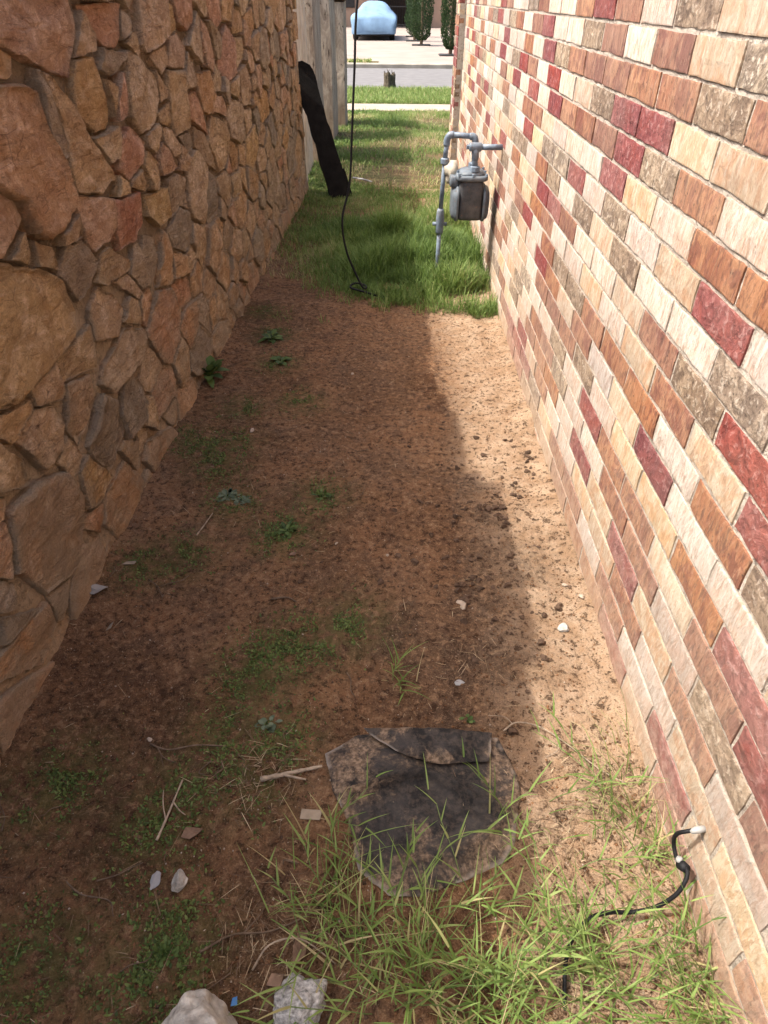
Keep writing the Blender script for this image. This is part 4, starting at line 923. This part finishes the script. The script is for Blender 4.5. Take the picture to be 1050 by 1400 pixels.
# ------------------------------------------------------------------ cables
P=spline([(.62,4.7,2.5),(.30,4.45,2.35),(-.10,4.25,2.0),(-.185,4.2,1.463),(-.205,4.2,1.187),(-.225,4.2,.9),(-.246,4.2,.619),(-.292,4.15,.429),(-.27,4.11,.26),(-.2,4.08,.10),(-.165,4.06,.05),(-.15,4.08,.05),(-.17,4.11,.055),(-.22,4.12,.06),(-.25,4.10,.05),(-.24,4.07,.045),(-.19,4.045,.04),(-.12,4.02,.03),(-.06,4.0,.02),(.0,4.005,.012),(.06,3.99,-.01)],8)
tag(MB().tube(P,.0066,8).build('hanging_cable',M['black'],None,True),'black cable hanging down and coiling on the grass','cable')
cbE=empty('wall_cable',(.6,.58,.1),'black cable leaving the brick wall and bending into the grass','cable')
inv=Matrix.Translation((-.6,-.58,-.1))
def cpart(o): o.parent=cbE;o.matrix_parent_inverse=inv;return o
P=spline([(.66,.64,.195),(.605,.632,.19),(.592,.640,.16),(.597,.640,.12),(.602,.612,.10),(.606,.59,.12),(.600,.572,.115),(.582,.555,.085),(.55,.548,.042),(.505,.545,.025),(.455,.54,.034),(.41,.525,.036),(.372,.49,.03),(.352,.45,.03),(.345,.41,.012),(.342,.38,-.005)],6)
cpart(MB().tube(P,.0043,8).build('cable',M['black'],None,True))
cpart(MB().tube([(.635,.632,.200),(.622,.631,.198),(.612,.630,.195),(.607,.629,.191)],[.006,.007,.006,.004],10).build('wall_clip',M['white_plastic'],None,True))
cpart(MB().tube([(.601,.605,.105),(.604,.598,.113),(.606,.59,.12)],[.0095,.0105,.009],10).build('tape_wrap',M['black'],None,True))
cpart(MB().tube([(.598,.613,.112),(.603,.606,.116)],[.0075,.0075],8).build('cable_tag',M['white_plastic'],None,True))

# ------------------------------------------------------------------ black plank
plE=empty('leaning_plank',(-.48,6.62,0),'charred black plank leaning against the end of the stone wall','plank')
a=np.array((-.475,6.62,-.02)); b=np.array((-.815,6.93,1.02)); ax=b-a; Lp=np.linalg.norm(ax); ax/=Lp; sd_=np.array((1,.25,0)); sd_-=ax*(sd_@ax); sd_/=np.linalg.norm(sd_); nm=np.cross(sd_,ax)
V=[];F=[]
TT=np.linspace(0,1,26)
for t in TT:
    w=.088*(1+.05*math.sin(t*9)); 
    if t>.9: w*=math.sqrt(max(0.03,1-((t-.9)/.1)**2))
    jl=.008*vnoise(np.array([[t*14,1,0]]),3)[0]; jr=.008*vnoise(np.array([[t*14,5,0]]),3)[0]
    for q,th in ((-w+jl,-.018),(w+jr,-.018),(w+jr,.018),(-w+jl,.018)): V.append(a+ax*Lp*t+sd_*q+nm*th)
for i in range(len(TT)-1):
    for k in range(4): F.append((4*i+k,4*i+(k+1)%4,4*i+4+(k+1)%4,4*i+4+k))
F+= [(3,2,1,0),tuple(4*(len(TT)-1)+k for k in range(4))]
m=MB().add(V,F); o=m.build('board',M['plank'],plE); o.matrix_parent_inverse=Matrix.Translation((.48,-6.62,0))
V=[v+nm*-.05+np.array((.05,.02,-.0)) for v in np.array([a+sd_*.03,a+sd_*.075,a+ax*.26+sd_*.07,a+ax*.24+sd_*.04])]; V2=[v+nm*.02 for v in V]
o=MB().add(V+V2,[(0,1,2,3),(7,6,5,4),(0,4,5,1),(1,5,6,2),(2,6,7,3),(3,7,4,0)]).build('split_splinter',M['plank'],plE); o.matrix_parent_inverse=Matrix.Translation((.48,-6.62,0))

# ------------------------------------------------------------------ gas meter
gm=empty('gas_meter',(.48,4.32,0),'grey gas meter with its pipes standing beside the brick wall','gas meter')
GI=Matrix.Translation((-.48,-4.32,0))
def gp(m,name,mat,smooth=True,parent=None):
    o=m.build(name,mat,None,smooth); o.parent=parent or gm
    if not parent: o.matrix_parent_inverse=GI
    else: o.matrix_parent_inverse=parent.matrix_parent_inverse.copy(); 
    return o
rx,ry=.318,4.40
gp(MB().tube([(rx-.012,ry,-.05),(rx-.01,ry,.30)],.0135,12),'riser_pipe',M['pipe'])
gp(MB().tube([(rx-.01,ry,.285),(rx-.01,ry,.30),(rx-.009,ry,.36),(rx-.009,ry,.42),(rx-.009,ry,.435)],[.02,.024,.027,.023,.019],14),'shutoff_valve',M['pipe'])
gp(MB().tube([(rx-.055,ry,.345),(rx+.035,ry,.345)],[.012,.012],10),'valve_stem',M['pipe'])
gp(MB().tube([(rx-.009,ry,.43),(rx,ry,.70)],.0135,12),'riser_pipe',M['pipe'])
gp(MB().tube([(rx,ry,.685),(rx,ry,.69),(rx,ry,.715),(rx,ry,.72)],[.018,.026,.026,.018],8),'union_nut',M['pipe'],False)
gp(MB().tube([(rx+.001,ry,.715),(rx+.006,ry,.80)],.0145,12),'riser_pipe',M['pipe'])
P=spline([(rx+.006,ry,.785),(rx+.007,ry,.815),(rx+.02,ry-.004,.838),(rx+.045,ry-.008,.843)],5)
gp(MB().tube(P,.0195,14),'elbow',M['pipe'])
gp(MB().tube([(rx+.035,ry-.008,.843),(.468,ry-.03,.838)],.0155,12),'cross_pipe',M['pipe'])
P=spline([(.455,ry-.028,.838),(.478,ry-.032,.836),(.488,ry-.034,.815),(.489,ry-.034,.79)],5)
gp(MB().tube(P,.0195,14),'elbow',M['pipe'])
gp(MB().tube([(.489,ry-.034,.80),(.489,ry-.034,.69)],.0145,12),'inlet_pipe',M['pipe'])
# outlet side: tee, horizontal pipe into the bricks
ty=4.255
gp(MB().tube([(.482,ty,.67),(.482,ty,.80)],[.0165,.0165],12),'outlet_pipe',M['pipe'])
gp(MB().tube([(.482,ty,.735),(.482,ty,.74),(.482,ty,.765),(.482,ty,.80)],[.017,.0215,.0215,.0215],12),'tee_branch',M['pipe'])
gp(MB().tube([(.442,ty,.802),(.446,ty,.802),(.455,ty,.802),(.512,ty,.802),(.516,ty,.802)],[.016,.023,.0235,.0235,.0175],14),'tee',M['pipe'])
gp(MB().tube([(.428,ty,.802),(.446,ty,.802)],[.0125,.0125],6),'tee_plug',M['pipe'],False)
gp(MB().tube([(.512,ty,.802),(.645,ty,.802)],.0155,12),'wall_pipe',M['pipe'])
for yy in (ty,ry-.034):
    gp(MB().tube([(.486,yy,.672),(.486,yy,.677),(.486,yy,.70),(.486,yy,.705)],[.022,.029,.029,.02],8),'union_nut',M['pipe'],False)
# body: rounded tank with bulging covers on both sides
def loft(secs,name,mat,n=28,smooth=True):
    V=[];F=[]
    for (z,cx,cy,hx,hy,ex) in secs:
        for k in range(n):
            w=2*math.pi*k/n; c,s=math.cos(w),math.sin(w)
            V.append((cx+hx*math.copysign(abs(c)**(2/ex),c),cy+hy*math.copysign(abs(s)**(2/ex),s),z))
    for i in range(len(secs)-1):
        for k in range(n): F.append((i*n+k,i*n+(k+1)%n,(i+1)*n+(k+1)%n,(i+1)*n+k))
    F+= [tuple(range(n))[::-1],tuple((len(secs)-1)*n+k for k in range(n))]
    return gp(MB().add(V,F),name,mat,smooth)
bx,by=.475,4.32
loft([(.408,bx,by,.060,.085,5),(.412,bx,by,.072,.098,5),(.43,bx,by,.076,.102,6),(.60,bx,by,.074,.102,6),(.625,bx,by,.070,.100,6),(.635,bx,by,.062,.09,5)],'meter_body',M['meter_body'])
def cover(sgn,name):
    V=[];F=[];n=32; prof=[(0,1.0),(.008,1.03),(.014,1.03),(.018,.93),(.034,.86),(.040,.70),(.042,.0)]
    for dx,rs in prof:
        for k in range(n):
            w=2*math.pi*k/n; c,s=math.cos(w),math.sin(w)
            V.append((bx+sgn*(.072+dx),by+.106*rs*math.copysign(abs(c)**.55,c),.495+.098*rs*math.copysign(abs(s)**.55,s)))
    for i in range(len(prof)-1):
        for k in range(n): F.append((i*n+k,i*n+(k+1)%n,(i+1)*n+(k+1)%n,(i+1)*n+k))
    return gp(MB().add(V,F),name,M['meter_grey'])
c1=cover(-1,'side_cover'); c2=cover(1,'side_cover')
for c_,sg in ((c1,-1),(c2,1)):
    for k in range(10):
        w=2*math.pi*k/10+.3; y_=by+.101*math.copysign(abs(math.cos(w))**.55,math.cos(w)); z_=.495+.093*math.copysign(abs(math.sin(w))**.55,math.sin(w))
        gp(MB().tube([(bx+sg*.083,y_,z_),(bx+sg*.093,y_,z_)],.0065,6),'bolt',M['pipe'],False,c_)
loft([(.628,bx,by,.088,.110,5),(.632,bx,by,.094,.116,5),(.650,bx,by,.094,.116,5),(.656,bx,by,.088,.110,5)],'top_flange',M['meter_grey'])
loft([(.652,bx,by,.080,.100,4),(.668,bx,by,.070,.092,4),(.676,bx,by,.05,.08,3)],'top_casting',M['meter_grey'])
for k,(dx,dy) in enumerate([(-.08,-.10),(0,-.108),(.08,-.10),(-.082,0),(.082,0),(-.08,.10),(0,.108),(.08,.10)]):
    gp(MB().tube([(bx+dx,by+dy,.654),(bx+dx,by+dy,.668)],.008,6),'bolt',M['pipe'],False)
# index box on the alley side and the dull regulator on the riser
loft([(.585,bx-.10,by,.022,.05,5),(.59,bx-.10,by,.027,.056,5),(.64,bx-.10,by,.027,.056,5),(.645,bx-.10,by,.022,.05,5)],'index_box',M['meter_grey'])
gp(MB().tube([(rx+.0,ry-.02,.655),(rx+.02,ry-.02,.657),(rx+.03,ry-.02,.657),(rx+.034,ry-.02,.657),(rx+.07,ry-.02,.657),(rx+.078,ry-.02,.657)],[.024,.032,.05,.056,.054,.03],18),'regulator',M['brass'])
gp(MB().tube([(rx+.035,ry-.02,.655),(rx+.035,ry-.02,.60),(rx+.035,ry-.02,.585)],[.026,.024,.017],12),'regulator_vent',M['brass'])

# ------------------------------------------------------------------ stone pillars and white iron panel beyond the stone wall
pe=np.random.RandomState(9)
def board(name,y0,y1,x1,h,th,E,I,mat,seed,topcut=0.):
    # a split slab: wavy edges, uneven face, grain cracks as grooves
    nz,ny=40,9; F=[]
    zz=np.linspace(-.08,h,nz); Zg=np.repeat(zz,ny); U=np.tile(np.linspace(0,1,ny),nz); kk=np.tile(np.arange(ny),nz); o1=0*Zg+1
    e0=.018*vnoise(np.stack([Zg*2.3,o1*seed,o1],-1),1); e1=.018*vnoise(np.stack([Zg*2.6,o1*seed,o1*5],-1),2)
    Yg=(y0+e0)*(1-U)+(y1+e1)*U
    d=.020*fbm(np.stack([Yg*6,Zg*1.1,o1*seed*3],-1),3,3)-.020*np.clip(.25-np.abs(fbm(np.stack([Yg*8+.4*Zg,Zg*.7,o1*seed*2],-1),3,6))*1.6,0,None)
    Zt_=Zg-np.where(Zg>=zz[-1]-1e-9,.03*vnoise(np.stack([Yg*9,0*Zg,o1*seed],-1),4),0)
    V=np.concatenate([np.stack([x1+d-np.where((kk==0)|(kk==ny-1),.012,0),Yg,Zt_],-1),np.stack([o1*(x1-th),Yg,Zt_],-1)]).tolist()
    g=np.arange(2*nz*ny).reshape(2,nz,ny)
    for a in range(nz-1):
        for b in range(ny-1):
            F.append((g[0,a,b],g[0,a,b+1],g[0,a+1,b+1],g[0,a+1,b])); F.append((g[1,a,b],g[1,a+1,b],g[1,a+1,b+1],g[1,a,b+1]))
        for b in (0,ny-1): F.append((g[0,a,b],g[0,a+1,b],g[1,a+1,b],g[1,a,b]))
    for b in range(ny-1):
        for a in (0,nz-1): F.append((g[0,a,b],g[1,a,b],g[1,a,b+1],g[0,a,b+1]))
    o=MB().add(V,F).build(name,mat,None,True); o.data.set_sharp_from_angle(angle=R(40)); o.parent=E; o.matrix_parent_inverse=I; return o
def pillar(x1,y0,y1,h,label,nb,cap=True):
    cy=(y0+y1)/2; E=empty('fence_section',(x1-.05,cy,0),label,'fence','weathered fence sections beyond the stone wall'); I=Matrix.Translation((-x1+.05,-cy,0))
    w=(y1-y0)/nb
    for k in range(nb): board('slab',y0+k*w+.006,y0+(k+1)*w-.006,x1-.012*k+.02*pe.rand(),h-.03*pe.rand(),.30,E,I,M['slab'],int(pe.randint(99)))
    o=MB().box((x1-.36,y0+.02,.30),(x1-.303,y1-.02,.40),.004).build('rail',M['slab']); o.parent=E;o.matrix_parent_inverse=I
    if cap:
        o=MB().box((x1-.33,y0-.03,h+.005),(x1+.045,y1+.03,h+.05),.01).build('cap',M['cap']); o.parent=E;o.matrix_parent_inverse=I
pillar(-.80,8.15,9.25,1.50,'weathered grey slab fence section behind the black plank, nearest of three',3,False)
pillar(-.755,9.6,10.35,1.47,'weathered grey slab fence section, middle one of the three',2,False)
pillar(-.665,10.75,11.3,1.42,'weathered grey slab fence section farthest off, beside the lawn, with a brown cap',2)
fE=empty('picket_fence',(-.86,7.5,0),'pale narrow pickets between the stone wall and the grey fence slabs','fence'); FI=Matrix.Translation((.86,-7.5,0))
for z in (.25,1.2):
    o=MB().box((-.905,6.9,z),(-.882,8.12,z+.07),.004).build('rail',M['white_iron']); o.parent=fE; o.matrix_parent_inverse=FI
for k in range(9): board('picket',6.90+k*.135,6.90+k*.135+.105,-.855+.006*pe.randn(),1.50-.02*pe.rand(),.02,fE,FI,M['white_iron'],50+k)
# ------------------------------------------------------------------ things across the street
st=empty('tree_stump',(-.075,15.35,0),'small rotten tree stump in the grass strip by the road','stump')
V=[];F=[];n=22
for z,r in ((-.05,.14),(.04,.115),(.14,.10),(.24,.105),(.27,.10)):
    for k in range(n):
        w=6.283*k/n; rr=r*(1+.18*math.sin(3*w+1)+.10*math.sin(7*w)); zz=z+(.05*vnoise(np.array([[math.cos(w)*2,math.sin(w)*2,3]]),2)[0] if z>.2 else 0)
        V.append((rr*math.cos(w),rr*math.sin(w),zz))
for i in range(4):
    for k in range(n): F.append((i*n+k,i*n+(k+1)%n,(i+1)*n+(k+1)%n,(i+1)*n+k))
F.append(tuple(4*n+k for k in range(n)))
MB().add(V,F).build('trunk',M['stump'],st)
for k in range(7):
    w=k*.9; MB().tube([(.07*math.cos(w),.07*math.sin(w),.2),(.09*math.cos(w),.09*math.sin(w),.28),(.11*math.cos(w+.2),.10*math.sin(w),.31+.02*(k%3))],[.012,.009,.004],5).build('sprout',M['stump'],st)
# covered car
car=empty('covered_car',(-.80,32.2,.035),'car under a fitted light blue cover parked on the driveway','car')
prof=[(0,.30,.74),(.04,.60,.86),(.14,.76,.90),(.45,.86,.91),(.75,.94,.90),(1.25,1.15,.82),(1.7,1.22,.76),(2.8,1.25,.75),(3.4,1.18,.80),(3.9,1.0,.86),(4.3,.86,.86),(4.42,.5,.72)]
n=30;V=[];F=[]
PY=np.linspace(0,4.42,44)
for y_ in PY:
    hh=np.interp(y_,[p[0] for p in prof],[p[1] for p in prof]); ww=np.interp(y_,[p[0] for p in prof],[p[2] for p in prof])
    belt=min(hh,.86)
    for k in range(n):
        t=k/(n-1)*2-1; a=abs(t)
        if a>.62:   # side skirt
            q=(1-a)/.38; x_=.93 if False else (.915-.03*(1-q)); z_=.21+(belt-.06-.21)*q; x_=x_*(ww/.9 if y_<.2 or y_>4.2 else 1)
        else:
            q=a/.62; x_=ww*(q**.85)*( .98) if hh>.95 else .9*q*(ww/.9); z_=belt-.06+(hh-belt+.06)*(1-q**3.2)
        V.append((math.copysign(x_,t),y_,z_))
V=np.array(V); Pn=V*np.array([2.2,1.2,3.]); V[:,0]+=.045*fbm(Pn*1.5,4,4); V[:,2]+=.03*fbm(Pn*1.7+5,4,6); V[:,1]+=.13*fbm(V*np.array([4.5,1.2,1.6])+9,4,7)
i_=np.arange(len(PY)*n).reshape(len(PY),n)
F=[(i_[a,b],i_[a,b+1],i_[a+1,b+1],i_[a+1,b]) for a in range(len(PY)-1) for b in range(n-1)]
F+= [tuple(int(v) for v in i_[0,::-1]),tuple(int(v) for v in i_[-1,:])]
MB().add(V.tolist(),F).build('cover',M['cover'],car,True)
MB().box((-.80,.12,.16),(.80,4.3,.34),.04).build('underbody',M['tyre'],car)
for sx in (-.74,.74):
    for y_ in (.8,3.5):
        w=MB().tube([(sx-.11,y_,.31),(sx-.09,y_,.31),(sx+.09,y_,.31),(sx+.11,y_,.31)],[.27,.31,.31,.27],24).build('wheel',M['tyre'],car)
# cypresses
def cypress(x,y,h,rad,seed,label,nl=15000):
    r=np.random.RandomState(seed); E=empty('cypress_tree',(x,y,.035),label,'tree','clipped cypresses in the paved yard')
    MB().tube([(0,0,-.02),(.01,0,.3),(0,.01,1.0),(0,0,h*.8)],[.06,.05,.045,.01],8).build('trunk',M['twig'],E)
    z=.14+(h-.14)*r.rand(nl)**1.05; t=(z-.14)/(h-.14)
    pr=np.interp(t,[0,.04,.15,.35,.6,.85,1],[.35,.72,.95,1,.9,.5,.04])*rad
    a=r.uniform(0,6.283,nl); bump=1+.24*vnoise(np.stack([np.cos(a)*2.5,np.sin(a)*2.5,z*4],-1),seed)+.16*vnoise(np.stack([np.cos(a)*7,np.sin(a)*7,z*12],-1),seed)
    q=pr*bump*(1-.4*r.rand(nl)**2); base=np.stack([np.cos(a)*q,np.sin(a)*q,z],-1)
    L=r.uniform(.04,.085,nl); d=np.stack([np.cos(a)*.5+r.randn(nl)*.3,np.sin(a)*.5+r.randn(nl)*.3,np.full(nl,.9)],-1); d/=np.linalg.norm(d,axis=1)[:,None]
    s=np.cross(d,r.randn(nl,3)); s/=np.linalg.norm(s,axis=1)[:,None]; w=L*.34
    V=np.stack([base,base+d*(L*.5)[:,None]-s*(w/2)[:,None],base+d*L[:,None],base+d*(L*.5)[:,None]+s*(w/2)[:,None]],1).reshape(-1,3)
    F=np.arange(nl*4).reshape(nl,4)
    obj('crown',rawmesh('crown',V,F,[M['cypress']],False,{'tint':np.repeat(r.rand(nl),4)}),E)
    MB().box((-.34,-.30,-.01),(.34,.30,.035),.008).build('base_board',M['dark_iron'],E)
    return E
cypress(1.74,24.4,3.4,.31,1,'dark green cypress nearest the road, right of the blue car')
cypress(1.02,29.4,3.5,.38,2,'second dark green cypress, beside the blue car')
cypress(.84,32.2,3.3,.36,3,'cypress mostly hidden behind the second cypress',7000)
cypress(.88,35.6,3.3,.34,4,'fourth cypress in the row, hidden behind the others',6000)
# house opposite with gate
hs=empty('tan_house',(3,47,0),'low tan stucco house behind the cypresses across the street','house')
HI=Matrix.Translation((-3,-47,0))
def hp(o): o.parent=hs;o.matrix_parent_inverse=HI;return o
hp(MB().box((1.65,46,-.1),(14,52,3.2)).build('wall',M['tan_wall']))
hp(MB().box((-14,46.4,-.1),(-.9,52,3.2)).build('wall',M['tan_wall']))
hp(MB().add([(-14.4,45.5,3.2),(14.4,45.5,3.2),(14.4,52.5,3.2),(-14.4,52.5,3.2),(-12,49,4.6),(12,49,4.6)],[(0,1,5,4),(1,2,5),(2,3,4,5),(3,0,4),(3,2,1,0)]).build('roof',M['cap']))
w=hp(MB().box((-4.2,46.33,.9),(-2.2,46.42,2.2),.01).build('window',M['dark_iron']))
hp(MB().box((-1.0,51,-.1),(1.7,51.4,3.2)).build('back_wall',M['cap']))
gt=empty('iron_gate',(.4,45.6,0),'dark iron gate between the two parts of the tan house','gate'); GTI=Matrix.Translation((-.4,-45.6,0))
def gtp(o): o.parent=gt;o.matrix_parent_inverse=GTI;return o
for k in range(19): gtp(MB().box((-.88+k*.135,45.58,.08),(-.855+k*.135,45.605,1.9)).build('bar',M['dark_iron']))
for z in (.15,.95,1.8): gtp(MB().box((-.9,45.57,z),(1.62,45.615,z+.05)).build('rail',M['dark_iron']))
gtp(MB().box((.98,45.5,0),(1.62,45.68,2.2),.01).build('gate_post',M['dark_iron']))
